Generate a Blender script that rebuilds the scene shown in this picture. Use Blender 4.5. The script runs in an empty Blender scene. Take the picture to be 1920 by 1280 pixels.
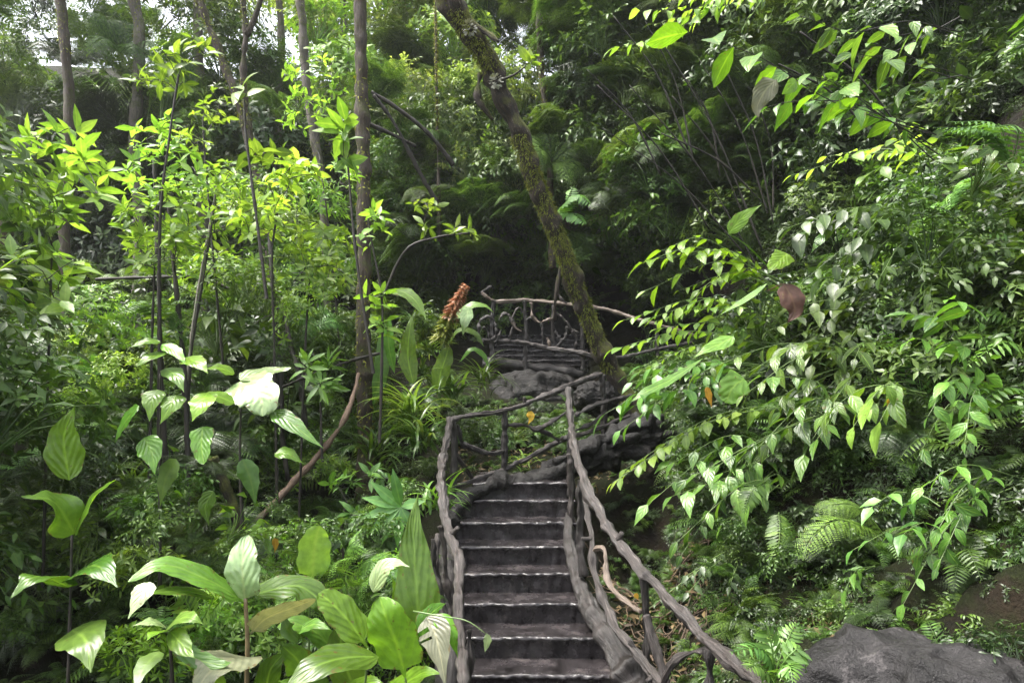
import bpy, math, random
import numpy as np
from mathutils import Vector

# ------------------------------------------------------------------ camera, sky, sun, exposure
SC = bpy.context.scene
COL = SC.collection
EYE = 1.56
F = 1200.0
cam_d = bpy.data.cameras.new('camera')
cam = bpy.data.objects.new('camera', cam_d)
COL.objects.link(cam)
cam.location = (0, 0, EYE)
cam.rotation_euler = (math.radians(90), 0, 0)
cam_d.sensor_width = 36.0
cam_d.lens = 36.0 * F / 1920.0
cam_d.shift_y = 135.0 / 1920.0
cam_d.clip_start = 0.05
cam_d.clip_end = 2000
SC.camera = cam

SUN_EL, SUN_AZ = math.radians(66), math.radians(-98)      # azimuth from +Y towards +X
W = bpy.data.worlds.new('World')
SC.world = W
W.use_nodes = True
wn = W.node_tree
bg = wn.nodes['Background']
sky = wn.nodes.new('ShaderNodeTexSky')
sky.sky_type = 'NISHITA'
sky.sun_disc = False
sky.sun_elevation = SUN_EL
sky.sun_rotation = SUN_AZ
sky.air_density = 1.0
sky.dust_density = 6.0
sky.ozone_density = 0.6
hs = wn.nodes.new('ShaderNodeHueSaturation')
hs.inputs['Saturation'].default_value = .35      # overcast: a nearly colourless sky
wn.links.new(sky.outputs[0], hs.inputs['Color'])
wn.links.new(hs.outputs[0], bg.inputs[0])
bg.inputs[1].default_value = 0.15
sun_d = bpy.data.lights.new('sun', 'SUN')
sun = bpy.data.objects.new('sun', sun_d)
COL.objects.link(sun)
sun_d.energy = 2.0
sun_d.angle = math.radians(18)
sun_d.color = (1.0, 0.96, 0.88)
sdir = Vector((math.sin(SUN_AZ) * math.cos(SUN_EL), math.cos(SUN_AZ) * math.cos(SUN_EL), math.sin(SUN_EL)))
sun.rotation_euler = sdir.to_track_quat('Z', 'Y').to_euler()
SC.view_settings.view_transform = 'Standard'
SC.view_settings.look = 'None'
SC.view_settings.exposure = 2.1
SC.view_settings.gamma = 1.0
SC.render.engine = 'CYCLES'
cy = SC.cycles
cy.max_bounces = 6
cy.diffuse_bounces = 2
cy.glossy_bounces = 2
cy.transmission_bounces = 4
cy.transparent_max_bounces = 4
cy.caustics_reflective = False
cy.caustics_refractive = False
try:
    cy.use_denoising = True
except Exception:
    pass

# ------------------------------------------------------------------ helpers
def P(px, py, Y):
    return np.array([(px - 960.0) / F * Y, Y, EYE + (775.0 - py) / F * Y])

def PP(pts, Y=None):
    if Y is not None:
        n = len(pts)
        if isinstance(Y, (int, float)): Y = [Y] * n
        elif len(Y) == 2 and n != 2: Y = list(np.linspace(Y[0], Y[1], n))
        return np.array([P(a[0], a[1], y) for a, y in zip(pts, Y)])
    return np.array([P(*p) for p in pts])

def nrm(v):
    v = np.asarray(v, float)
    return v / np.maximum(np.linalg.norm(v, axis=-1, keepdims=True), 1e-9)

def lumps(p, amp, freq, seed=0, octs=2):
    r = np.random.default_rng(seed + 77)
    out = np.zeros(len(p))
    for o in range(octs):
        for k in range(5):
            d = r.normal(size=3); d /= np.linalg.norm(d)
            out += amp / (2 ** o) / 2.2 * np.sin((p @ d) * freq * (2.1 ** o) * r.uniform(.7, 1.4) * 6.28 + r.uniform(0, 6.28))
    return out

def catmull(p, n):
    p = np.asarray(p, float)
    if len(p) == 2:
        t = np.linspace(0, 1, n)[:, None]
        return p[0] * (1 - t) + p[1] * t
    q = np.vstack([2 * p[0] - p[1], p, 2 * p[-1] - p[-2]])
    m = len(p) - 1
    t = np.linspace(0, m - 1e-6, n)
    i = t.astype(int); f = (t - i)[:, None]
    a, b, c, d = q[i], q[i + 1], q[i + 2], q[i + 3]
    return 0.5 * ((2 * b) + (-a + c) * f + (2 * a - 5 * b + 4 * c - d) * f ** 2 + (-a + 3 * b - 3 * c + d) * f ** 3)

class Buf:
    def __init__(s):
        s.V = []; s.Q = []; s.A = []; s.n = 0; s.M = []
    def add(s, V, Q, A=None, m=0):
        V = np.asarray(V, float).reshape(-1, 3); Q = np.asarray(Q, int).reshape(-1, 4)
        s.V.append(V); s.Q.append(Q + s.n); s.M.append(np.full(len(Q), m, np.int32))
        s.A.append(np.zeros((len(V), 3)) if A is None else np.asarray(A, float))
        s.n += len(V)
    def mesh(s, name, mats, off=None):
        V = np.vstack(s.V); Q = np.vstack(s.Q); A = np.vstack(s.A)
        if off is not None: V = V - np.asarray(off)
        me = bpy.data.meshes.new(name)
        me.vertices.add(len(V)); me.vertices.foreach_set('co', V.astype(np.float32).ravel())
        me.loops.add(len(Q) * 4); me.loops.foreach_set('vertex_index', Q.astype(np.int32).ravel())
        me.polygons.add(len(Q))
        me.polygons.foreach_set('loop_start', np.arange(0, len(Q) * 4, 4, dtype=np.int32))
        if not isinstance(mats, (list, tuple)): mats = [mats]
        for m in mats: me.materials.append(m)
        me.polygons.foreach_set('material_index', np.concatenate(s.M))
        me.polygons.foreach_set('use_smooth', np.ones(len(Q), bool))
        at = me.attributes.new('lf', 'FLOAT_VECTOR', 'POINT')
        at.data.foreach_set('vector', A.astype(np.float32).ravel())
        me.update(calc_edges=True)
        me.validate()
        return me

def obj(name, buf, mats, parent=None, base=None):
    off = base
    if off is None and parent is not None: off = parent.location
    me = buf.mesh(name, mats, None if off is None else np.array(off))
    o = bpy.data.objects.new(name, me); COL.objects.link(o)
    if parent is not None: o.parent = parent
    elif base is not None: o.location = tuple(base)
    return o

def tag(o, label, cat=None, group=None, kind=None):
    o['label'] = label
    if cat: o['category'] = cat
    if group: o['group'] = group
    if kind: o['kind'] = kind
    return o

def thing(name, label, cat, base, group=None):
    o = bpy.data.objects.new(name, None); COL.objects.link(o)
    o.location = tuple(float(x) for x in base); o.empty_display_size = .1
    return tag(o, label, cat, group)

def tube(buf, path, rad, sides=8, step=None, amp=0, freq=3, seed=0, knots=0, m=0, close=True, n=None, ridge=0, kn=(.12, .4)):
    path = np.asarray(path, float)
    L = np.linalg.norm(np.diff(path, axis=0), axis=1).sum()
    if n is None: n = max(3, int(L / (step or .06)) + 1)
    c = catmull(path, n)
    r0 = np.atleast_1d(np.asarray(rad, float))
    if len(r0) == 1: r0 = np.repeat(r0, 2)
    r = np.interp(np.linspace(0, 1, n), np.linspace(0, 1, len(r0)), r0)
    if knots:
        g = np.random.default_rng(seed + 5)
        tt = np.linspace(0, L, n)
        for k in range(knots):
            c0 = g.uniform(.05, .95) * L; w = r.mean() * g.uniform(.7, 1.6)
            r = r * (1 + g.uniform(*kn) * np.exp(-((tt - c0) / w) ** 2))
    T = nrm(np.gradient(c, axis=0))
    up = np.array([0, 0, 1.0]) if abs(T[0][2]) < .9 else np.array([0, 1.0, 0])
    N = np.zeros_like(T); N[0] = nrm(np.cross(np.cross(T[0], up), T[0]))
    for i in range(1, n):
        v = N[i - 1] - T[i] * np.dot(N[i - 1], T[i]); N[i] = nrm(v)
    B = np.cross(T, N)
    if close:
        c = np.vstack([c[0], c, c[-1]]); N = np.vstack([N[0], N, N[-1]]); B = np.vstack([B[0], B, B[-1]])
        r = np.concatenate([[r[0] * .03], r, [r[-1] * .03]]); n += 2
    a = np.linspace(0, 2 * np.pi, sides, endpoint=False)
    V = c[:, None] + r[:, None, None] * (np.cos(a)[None, :, None] * N[:, None] + np.sin(a)[None, :, None] * B[:, None])
    V = V.reshape(-1, 3)
    if amp:
        d = V - np.repeat(c, sides, 0)
        V = V + nrm(d) * (lumps(V, amp, freq, seed) * np.repeat(np.minimum(1, r / r.max() * 1.2), sides))[:, None]
    A = np.zeros((len(V), 3))
    al = np.concatenate([[0], np.cumsum(np.linalg.norm(np.diff(c, axis=0), axis=1))])
    A[:, 0] = np.repeat(al, sides); A[:, 1] = np.tile(np.cos(a), n); A[:, 2] = np.tile(np.sin(a), n)
    if ridge:
        q_ = np.column_stack([A[:, 0] * 1.2, A[:, 1] * .55, A[:, 2] * .55])
        rg = 1 - np.abs(lumps(q_, 1, 1.1, seed + 3, 3)) * 1.6
        V = V + nrm(V - np.repeat(c, sides, 0)) * (ridge * (rg - .5) * np.repeat(np.minimum(1, r / r.max()), sides))[:, None]
    i = np.arange(n - 1)[:, None]; j = np.arange(sides)[None]
    k = (j + 1) % sides
    Q = np.stack([i * sides + j, i * sides + k, (i + 1) * sides + k, (i + 1) * sides + j], -1).reshape(-1, 4)
    buf.add(V, Q, A, m)

PROF = {
    'ovate': lambda t: np.sin(np.pi * np.clip(t, 0, 1) ** .78) ** .9 * (1 - .25 * t),
    'lance': lambda t: np.sin(np.pi * t ** .9) ** 1.1,
    'tip': lambda t: np.sin(np.pi * t ** .62) * (1 - .45 * t ** 2),
    'strap': lambda t: np.minimum(1, t * 5 + .35) * (1 - t ** 3),
    'paddle': lambda t: np.where(t < .1, .05 + t, np.sin(np.pi * (.12 + .88 * t) ** .95) ** .55),
    'heart': lambda t: np.where(t < .08, .3 + t * 8, np.sqrt(np.clip(1 - ((t - .05) / .95) ** 1.6, 0, 1))),
    'round': lambda t: np.sqrt(np.clip(1 - (2 * t - 1) ** 2, 0, 1)),
}

def leaves(buf, O, A, N, L, Wd, droop=.5, shape='ovate', nseg=4, fold=.25, m=0, seed=0):
    O = np.asarray(O, float).reshape(-1, 3); n = len(O)
    if n == 0: return
    A = nrm(A); N = np.asarray(N, float)
    N = nrm(N - A * (A * N).sum(1, keepdims=True)); S = np.cross(A, N)
    L = np.broadcast_to(np.asarray(L, float), (n,)); Wd = np.broadcast_to(np.asarray(Wd, float), (n,))
    dr = np.maximum(np.broadcast_to(np.asarray(droop, float), (n,)), .02)
    t = np.linspace(0, 1, nseg + 1)
    w = PROF[shape](t); w[-1] = max(w[-1], .02)
    th = dr[:, None] * t[None]
    al = np.sin(th) / dr[:, None]; dn = (1 - np.cos(th)) / dr[:, None]
    mid = O[:, None] + L[:, None, None] * (al[..., None] * A[:, None] - dn[..., None] * N[:, None])
    nl = np.cos(th)[..., None] * N[:, None] + np.sin(th)[..., None] * A[:, None]
    sd = S[:, None] * (Wd[:, None] * w[None] * .5)[..., None]
    up = nl * (fold * Wd[:, None] * w[None] * .5)[..., None]
    V = np.stack([mid - sd + up, mid, mid + sd + up], 2)          # n, seg+1, 3, 3
    at = np.zeros((n, nseg + 1, 3, 3))
    at[..., 0] = t[None, :, None]; at[..., 1] = np.array([-1, 0, 1.])[None, None]
    q = []
    for i in range(nseg):
        for c in range(2):
            q.append([i * 3 + c, i * 3 + c + 1, (i + 1) * 3 + c + 1, (i + 1) * 3 + c])
    q = np.array(q)
    Q = q[None] + (np.arange(n) * (nseg + 1) * 3)[:, None, None]
    buf.add(V.reshape(-1, 3), Q.reshape(-1, 4), at.reshape(-1, 3), m)

def blade(buf, path, width, up=(0, -.5, 1), shape='paddle', fold=.2, wave=.03, nseg=18, cols=6, seed=0, m=0, curl=0, tears=0, twist=0):
    """one big leaf along a midrib path; width is the full width in metres"""
    g = np.random.default_rng(seed)
    c = catmull(path, nseg + 1)
    T = nrm(np.gradient(c, axis=0)); up = np.asarray(up, float)
    N = nrm(up[None] - T * (T @ up)[:, None]); S = np.cross(T, N)
    t = np.linspace(0, 1, nseg + 1)
    if twist:
        ca, sa = np.cos(twist * t)[:, None], np.sin(twist * t)[:, None]
        N, S = N * ca + S * sa, S * ca - N * sa
    w = PROF[shape](t) * width * .5
    w[-1] = max(w[-1], width * .01)
    s = np.linspace(-1, 1, cols + 1)
    ph = g.uniform(0, 6.28, 3)
    wv = wave * width * (np.sin(t * 17 + ph[0])[:, None] * np.clip(s, 0, 1)[None] ** 2 + np.sin(t * 15 + ph[1])[:, None] * np.clip(-s, 0, 1)[None] ** 2)
    wv = wv + wave * .4 * width * np.sin(t * 41 + ph[2])[:, None] * np.abs(s)[None] ** 3
    h = fold * np.abs(s)[None] * w[:, None] - curl * (s[None] ** 2) * w[:, None] + wv
    ww = w[:, None] * s[None] * (1 - .06 * (np.sin(t * 23 + ph[1])[:, None] * np.abs(s)[None]))
    V = c[:, None] + S[:, None] * ww[..., None] + N[:, None] * h[..., None]
    A = np.zeros(V.shape); A[..., 0] = t[:, None]; A[..., 1] = s[None]; 
    k = cols + 1
    Q = []
    tear = set()
    for _ in range(tears):
        tear.add((int(g.integers(3, nseg - 3)), int(g.integers(0, 2))))
    for i in range(nseg):
        for j in range(cols):
            side = 0 if j < cols // 2 else 1
            dist = (cols // 2 - j) if side == 0 else (j + 1 - cols // 2)
            if (i, side) in tear and dist > 1: continue
            Q.append([i * k + j, i * k + j + 1, (i + 1) * k + j + 1, (i + 1) * k + j])
    buf.add(V.reshape(-1, 3), Q, A.reshape(-1, 3), m)

def rand_dirs(g, n):
    return nrm(g.normal(size=(n, 3)))

# ------------------------------------------------------------------ materials
def newmat(name):
    m = bpy.data.materials.new(name); m.use_nodes = True
    nt = m.node_tree; nt.nodes.clear()
    return m, nt, lambda t, **k: _nd(nt, t, k)

def _nd(nt, t, k):
    n = nt.nodes.new(t)
    for a, v in k.items():
        if a.startswith('i_'):
            key = a[2:]
            key = int(key) if key.isdigit() else key.replace('_', ' ')
            n.inputs[key].default_value = v
        else: setattr(n, a, v)
    return n

def ramp(nt, stops, fac=None):
    r = nt.nodes.new('ShaderNodeValToRGB'); e = r.color_ramp.elements
    while len(e) < len(stops): e.new(.5)
    for x, (p, c) in zip(e, stops): x.position = p; x.color = (*c, 1)
    if fac is not None: nt.links.new(fac, r.inputs[0])
    return r

def leaf_mat(name, cols, rough=.38, trans=.35, vein=0, tcol=None, spec=.5, objvar=.35, tint=None):
    m, nt, N = newmat(name); L = nt.links.new
    geo = N('ShaderNodeNewGeometry'); oi = N('ShaderNodeObjectInfo')
    k = len(cols)
    rp = ramp(nt, [((i + .0) / (k - 1), c) for i, c in enumerate(cols)], geo.outputs['Random Per Island'])
    hsv = N('ShaderNodeHueSaturation')
    mr = N('ShaderNodeMapRange'); mr.inputs['To Min'].default_value = 1 - objvar; mr.inputs['To Max'].default_value = 1 + objvar
    L(oi.outputs['Random'], mr.inputs[0]); L(mr.outputs[0], hsv.inputs['Value'])
    mr2 = N('ShaderNodeMapRange'); mr2.inputs['To Min'].default_value = .485; mr2.inputs['To Max'].default_value = .515
    mul = N('ShaderNodeMath', operation='FRACT'); ml = N('ShaderNodeMath', operation='MULTIPLY'); ml.inputs[1].default_value = 7.31
    L(oi.outputs['Random'], ml.inputs[0]); L(ml.outputs[0], mul.inputs[0]); L(mul.outputs[0], mr2.inputs[0]); L(mr2.outputs[0], hsv.inputs['Hue'])
    L(rp.outputs[0], hsv.inputs['Color'])
    col = hsv.outputs[0]
    # small blotches
    tc = N('ShaderNodeNewGeometry')
    nz = N('ShaderNodeTexNoise', i_Scale=25.0, i_Detail=3.0); L(tc.outputs['Position'], nz.inputs['Vector'])
    mx = N('ShaderNodeMix', data_type='RGBA', blend_type='MULTIPLY'); mx.inputs[0].default_value = .6
    r2 = ramp(nt, [(.3, (.6, .62, .5)), (.65, (1.25, 1.2, 1.1))], nz.outputs[0])
    L(col, mx.inputs[6]); L(r2.outputs[0], mx.inputs[7]); col = mx.outputs[2]
    at = N('ShaderNodeAttribute', attribute_name='lf'); sp = N('ShaderNodeSeparateXYZ'); L(at.outputs['Vector'], sp.inputs[0])
    ab = N('ShaderNodeMath', operation='ABSOLUTE'); L(sp.outputs[1], ab.inputs[0])
    # pale midrib
    mrb = N('ShaderNodeMapRange'); mrb.inputs['From Min'].default_value = 0.0; mrb.inputs['From Max'].default_value = .12 if vein else .2
    mrb.inputs['To Min'].default_value = .55 if vein else .25; mrb.inputs['To Max'].default_value = 0
    L(ab.outputs[0], mrb.inputs[0])
    mx2 = N('ShaderNodeMix', data_type='RGBA'); L(mrb.outputs[0], mx2.inputs[0]); L(col, mx2.inputs[6])
    c0 = cols[-1]; mx2.inputs[7].default_value = (min(1, c0[0] * 1.5 + .04), min(1, c0[1] * 1.35 + .04), c0[2] * 1.3 + .01, 1)
    col = mx2.outputs[2]
    if vein:
        nb = N('ShaderNodeTexNoise', i_Scale=38.0, i_Detail=4.0); L(tc.outputs['Position'], nb.inputs['Vector'])
        e1 = N('ShaderNodeMath', operation='POWER'); e1.inputs[1].default_value = 6.0; L(ab.outputs[0], e1.inputs[0])
        e2 = N('ShaderNodeMath', operation='MULTIPLY_ADD'); e2.inputs[1].default_value = .13; L(e1.outputs[0], e2.inputs[0]); L(nb.outputs[0], e2.inputs[2])
        e3 = N('ShaderNodeMapRange'); e3.inputs['From Min'].default_value = .66; e3.inputs['From Max'].default_value = .72; e3.inputs['To Max'].default_value = .8; L(e2.outputs[0], e3.inputs[0])
        mb = N('ShaderNodeMix', data_type='RGBA'); L(e3.outputs[0], mb.inputs[0]); L(col, mb.inputs[6]); mb.inputs[7].default_value = (.10, .07, .02, 1); col = mb.outputs[2]
    bump = N('ShaderNodeBump', i_Strength=.35, i_Distance=.01)
    if vein:
        a1 = N('ShaderNodeMath', operation='MULTIPLY'); a1.inputs[1].default_value = vein * .45; L(ab.outputs[0], a1.inputs[0])
        a2 = N('ShaderNodeMath', operation='MULTIPLY'); a2.inputs[1].default_value = vein; L(sp.outputs[0], a2.inputs[0])
        a25 = N('ShaderNodeMath', operation='MULTIPLY_ADD'); a25.inputs[1].default_value = 3.0; L(nz.outputs[0], a25.inputs[0]); L(a2.outputs[0], a25.inputs[2])
        a3 = N('ShaderNodeMath', operation='SUBTRACT'); L(a25.outputs[0], a3.inputs[0]); L(a1.outputs[0], a3.inputs[1])
        a4 = N('ShaderNodeMath', operation='SINE'); L(a3.outputs[0], a4.inputs[0])
        L(a4.outputs[0], bump.inputs['Height']); bump.inputs['Strength'].default_value = .3; bump.inputs['Distance'].default_value = .003
        mr5 = N('ShaderNodeMapRange'); mr5.inputs['From Min'].default_value = .8; mr5.inputs['To Min'].default_value = 0; mr5.inputs['To Max'].default_value = .10
        L(a4.outputs[0], mr5.inputs[0])
        mx3 = N('ShaderNodeMix', data_type='RGBA'); L(mr5.outputs[0], mx3.inputs[0]); L(col, mx3.inputs[6]); mx3.inputs[7].default_value = (min(1, c0[0] * 1.5 + .03), min(1, c0[1] * 1.3 + .03), c0[2], 1)
        col = mx3.outputs[2]
    else:
        L(nz.outputs[0], bump.inputs['Height'])
    bs = N('ShaderNodeBsdfPrincipled'); bs.inputs['Roughness'].default_value = rough
    bs.inputs['Specular IOR Level'].default_value = spec
    L(col, bs.inputs['Base Color']); L(bump.outputs[0], bs.inputs['Normal'])
    tr = N('ShaderNodeBsdfTranslucent')
    tm = N('ShaderNodeMix', data_type='RGBA', blend_type='MULTIPLY'); tm.inputs[0].default_value = 1
    tm.inputs[7].default_value = tcol or (1.5, 1.5, .6, 1)
    L(col, tm.inputs[6]); L(tm.outputs[2], tr.inputs[0])
    mxs = N('ShaderNodeMixShader'); mxs.inputs[0].default_value = trans
    L(bs.outputs[0], mxs.inputs[1]); L(tr.outputs[0], mxs.inputs[2])
    out = N('ShaderNodeOutputMaterial'); L(mxs.outputs[0], out.inputs[0])
    return m

def rock_mat(name, c1, c2, scale=6, rough=(.35, .7), bump=.6, moss=None, mossamt=.5, streak=None, bdist=.03, fine=40, hi=None, grain=None, spec=.5):
    """bark, rock, soil: two-colour noise, optional moss (more on faces that look up), optional lengthwise streaks"""
    m, nt, N = newmat(name); L = nt.links.new
    geo = N('ShaderNodeNewGeometry'); tc = N('ShaderNodeTexCoord')
    vec = tc.outputs['Object']
    if grain:
        at = N('ShaderNodeAttribute', attribute_name='lf'); mpg = N('ShaderNodeMapping'); mpg.inputs['Scale'].default_value = grain; L(at.outputs['Vector'], mpg.inputs[0])
    if streak:
        mp = N('ShaderNodeMapping'); mp.inputs['Scale'].default_value = streak; L(vec, mp.inputs[0]); v2 = mp.outputs[0]
    else: v2 = vec
    if grain: v2 = mpg.outputs[0]
    n1 = N('ShaderNodeTexNoise', i_Scale=float(scale), i_Detail=6.0, i_Roughness=.65); L(v2, n1.inputs['Vector'])
    n2 = N('ShaderNodeTexNoise', i_Scale=float(fine), i_Detail=4.0, i_Roughness=.7); L(v2, n2.inputs['Vector'])
    add = N('ShaderNodeMath', operation='MULTIPLY_ADD'); add.inputs[1].default_value = .45; L(n2.outputs[0], add.inputs[0]); L(n1.outputs[0], add.inputs[2])
    stops = [(.55, c1), (.84, c2)]
    if hi: stops.append((.94, hi))
    rp = ramp(nt, stops, add.outputs[0])
    col = rp.outputs[0]
    rr = N('ShaderNodeMapRange'); rr.inputs['From Min'].default_value = .3; rr.inputs['From Max'].default_value = .7
    rr.inputs['To Min'].default_value = rough[0]; rr.inputs['To Max'].default_value = rough[1]; L(n1.outputs[0], rr.inputs[0])
    rough_o = rr.outputs[0]
    bs = N('ShaderNodeBsdfPrincipled'); bs.inputs['Specular IOR Level'].default_value = spec
    bp = N('ShaderNodeBump', i_Strength=bump, i_Distance=bdist); L(add.outputs[0], bp.inputs['Height'])
    if moss:
        sp = N('ShaderNodeSeparateXYZ'); L(geo.outputs['Normal'], sp.inputs[0])
        n3 = N('ShaderNodeTexNoise', i_Scale=9.0, i_Detail=5.0); L(vec, n3.inputs['Vector'])
        s1 = N('ShaderNodeMath', operation='MULTIPLY_ADD'); s1.inputs[1].default_value = .35; L(sp.outputs[2], s1.inputs[0]); L(n3.outputs[0], s1.inputs[2])
        mm = N('ShaderNodeMapRange'); mm.inputs['From Min'].default_value = 1.0 - mossamt - .12; mm.inputs['From Max'].default_value = 1.0 - mossamt + .12
        L(s1.outputs[0], mm.inputs[0])
        n4 = N('ShaderNodeTexNoise', i_Scale=60.0, i_Detail=2.0); L(vec, n4.inputs['Vector'])
        mc = ramp(nt, [(.3, tuple(x * .5 for x in moss)), (.7, moss)], n4.outputs[0])
        mx = N('ShaderNodeMix', data_type='RGBA'); L(mm.outputs[0], mx.inputs[0]); L(col, mx.inputs[6]); L(mc.outputs[0], mx.inputs[7]); col = mx.outputs[2]
        mr = N('ShaderNodeMix', data_type='FLOAT'); L(mm.outputs[0], mr.inputs[0]); L(rough_o, mr.inputs[2]); mr.inputs[3].default_value = .95; rough_o = mr.outputs[0]
    L(col, bs.inputs['Base Color']); L(rough_o, bs.inputs['Roughness']); L(bp.outputs[0], bs.inputs['Normal'])
    out = N('ShaderNodeOutputMaterial'); L(bs.outputs[0], out.inputs[0])
    return m

M = {}
M['moss'] = leaf_mat('moss_tuft', [(.075, .08, .014), (.13, .145, .022), (.21, .22, .035)], trans=.3, rough=.8)
M['root'] = rock_mat('root_bark', (.03, .02, .012), (.12, .08, .05), scale=14, rough=(.6, .9), bump=.4)
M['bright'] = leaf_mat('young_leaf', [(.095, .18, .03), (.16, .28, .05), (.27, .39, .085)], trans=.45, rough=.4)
M['mid'] = leaf_mat('green_leaf', [(.035, .075, .014), (.06, .12, .02), (.10, .18, .03)], trans=.32, rough=.42)
M['pale'] = leaf_mat('lightened_canopy_leaf', [(.10, .15, .05), (.17, .24, .08), (.26, .33, .14)], trans=.45, rough=.4)  # colour lightened to paint the misty light that dense far foliage lacks
M['dark'] = leaf_mat('dark_leaf', [(.018, .035, .012), (.03, .06, .017), (.05, .09, .025)], trans=.22, rough=.42)
M['far'] = leaf_mat('lightened_forest_leaf', [(.04, .08, .02), (.08, .145, .03), (.13, .21, .05)], trans=.32, rough=.4)  # leaf colour brightened in place of missing sky light
M['bank'] = leaf_mat('bank_leaf', [(.045, .095, .018), (.09, .18, .03), (.15, .28, .045)], trans=.34, rough=.34, vein=26)
M['big'] = leaf_mat('broad_leaf', [(.05, .12, .018), (.08, .17, .022), (.10, .21, .03)], trans=.38, rough=.26, vein=36)
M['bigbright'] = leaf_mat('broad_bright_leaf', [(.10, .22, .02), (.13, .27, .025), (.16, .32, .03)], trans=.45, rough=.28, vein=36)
M['pale_glare'] = leaf_mat('pale_glare_leaf', [(.14, .21, .09), (.20, .28, .13)], trans=.15, rough=.2, vein=34, spec=.8)  # white glare is put into the pale base colour, besides the gloss
M['underside'] = leaf_mat('grey_leaf_underside', [(.16, .17, .11), (.20, .21, .14)], trans=.3, rough=.4, vein=50)
M['fern'] = leaf_mat('fern_leaf', [(.06, .14, .03), (.10, .22, .045), (.15, .30, .06)], trans=.3, rough=.4)
M['grass'] = leaf_mat('strap_leaf', [(.05, .10, .02), (.08, .16, .03), (.18, .24, .06)], trans=.35, rough=.3)
M['dead'] = leaf_mat('dead_leaf', [(.085, .042, .028), (.065, .032, .022)], trans=.2, rough=.6, tcol=(1.2, .8, .6, 1), vein=20)
M['yellow'] = leaf_mat('yellow_leaf', [(.5, .28, .03), (.55, .35, .04)], trans=.4, rough=.5, tcol=(1.1, .9, .5, 1))
M['flower'] = leaf_mat('orange_bract', [(.50, .22, .09), (.60, .36, .19), (.70, .52, .38)], trans=.3, rough=.4, tcol=(1.1, .7, .5, 1))
M['bractgreen'] = leaf_mat('green_bract', [(.10, .16, .03), (.2, .22, .04)], trans=.3, rough=.4)
M['twig'] = rock_mat('twig_bark', (.008, .0065, .005), (.03, .024, .018), scale=14, rough=(.5, .8), bump=.3)
M['paletwig'] = rock_mat('pale_twig_bark', (.10, .09, .075), (.24, .22, .19), scale=14, rough=(.5, .8), bump=.3)
M['greenstem'] = rock_mat('green_stem', (.06, .11, .03), (.12, .18, .05), scale=8, rough=(.35, .5), bump=.15)
M['brownstem'] = rock_mat('brown_stem', (.12, .09, .05), (.2, .15, .08), scale=8, rough=(.35, .5), bump=.15)
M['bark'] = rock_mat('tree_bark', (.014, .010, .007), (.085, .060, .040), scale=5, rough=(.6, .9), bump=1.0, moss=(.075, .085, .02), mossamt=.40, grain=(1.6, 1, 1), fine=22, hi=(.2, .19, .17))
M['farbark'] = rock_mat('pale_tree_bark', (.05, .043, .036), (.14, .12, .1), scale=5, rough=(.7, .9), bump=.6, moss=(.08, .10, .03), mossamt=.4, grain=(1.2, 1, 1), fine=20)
M['mossbark'] = rock_mat('mossy_bark', (.008, .006, .005), (.055, .038, .026), scale=5, rough=(.7, .95), bump=1.0, moss=(.11, .12, .02), mossamt=.43, grain=(2.5, 1, 1), fine=22, hi=(.2, .18, .15))
M['redbark'] = rock_mat('reddish_bark', (.07, .045, .03), (.22, .14, .095), scale=5, rough=(.45, .7), bump=.5, grain=(4, 1, 1), fine=22)
M['rail'] = rock_mat('painted_concrete_log', (.007, .0058, .0054), (.058, .047, .043), scale=3.2, rough=(.32, .6), bump=.9, bdist=.012, fine=16, hi=(.17, .15, .14), grain=(2.6, 1, 1))
M['railpale'] = rock_mat('worn_concrete_log', (.045, .034, .026), (.19, .145, .115), scale=3.5, rough=(.35, .6), bump=.8, bdist=.01, fine=18, grain=(3, 1, 1))
M['raildark'] = rock_mat('dark_concrete_log', (.007, .006, .0055), (.036, .03, .028), scale=3.2, rough=(.3, .55), bump=1.0, bdist=.015, fine=16, grain=(2.6, 1, 1), hi=(.09, .08, .078))
M['step'] = rock_mat('wet_concrete_step', (.007, .006, .006), (.034, .0295, .031), scale=7, rough=(.16, .34), bump=.7, bdist=.008, fine=70, hi=(.10, .085, .08))
M['rock'] = rock_mat('dark_volcanic_rock', (.003, .0027, .0025), (.017, .0155, .0145), scale=6, rough=(.4, .75), bump=1.0, bdist=.05, fine=30, hi=(.07, .064, .06), spec=.3)
M['boulder'] = rock_mat('grey_boulder', (.004, .0037, .0037), (.018, .0165, .017), scale=5, rough=(.3, .7), bump=1.0, bdist=.03, fine=60, hi=(.06, .055, .055), spec=.3)
M['soil'] = rock_mat('leaf_litter_soil', (.002, .0015, .001), (.013, .009, .005), scale=4, spec=.15, rough=(.85, .97), bump=1.0, bdist=.06, fine=30, moss=(.010, .013, .003), mossamt=.28)

# ------------------------------------------------------------------ terrain
def sm(a, b, x):
    t = np.clip((x - a) / (b - a), 0, 1); return t * t * (3 - 2 * t)

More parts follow.
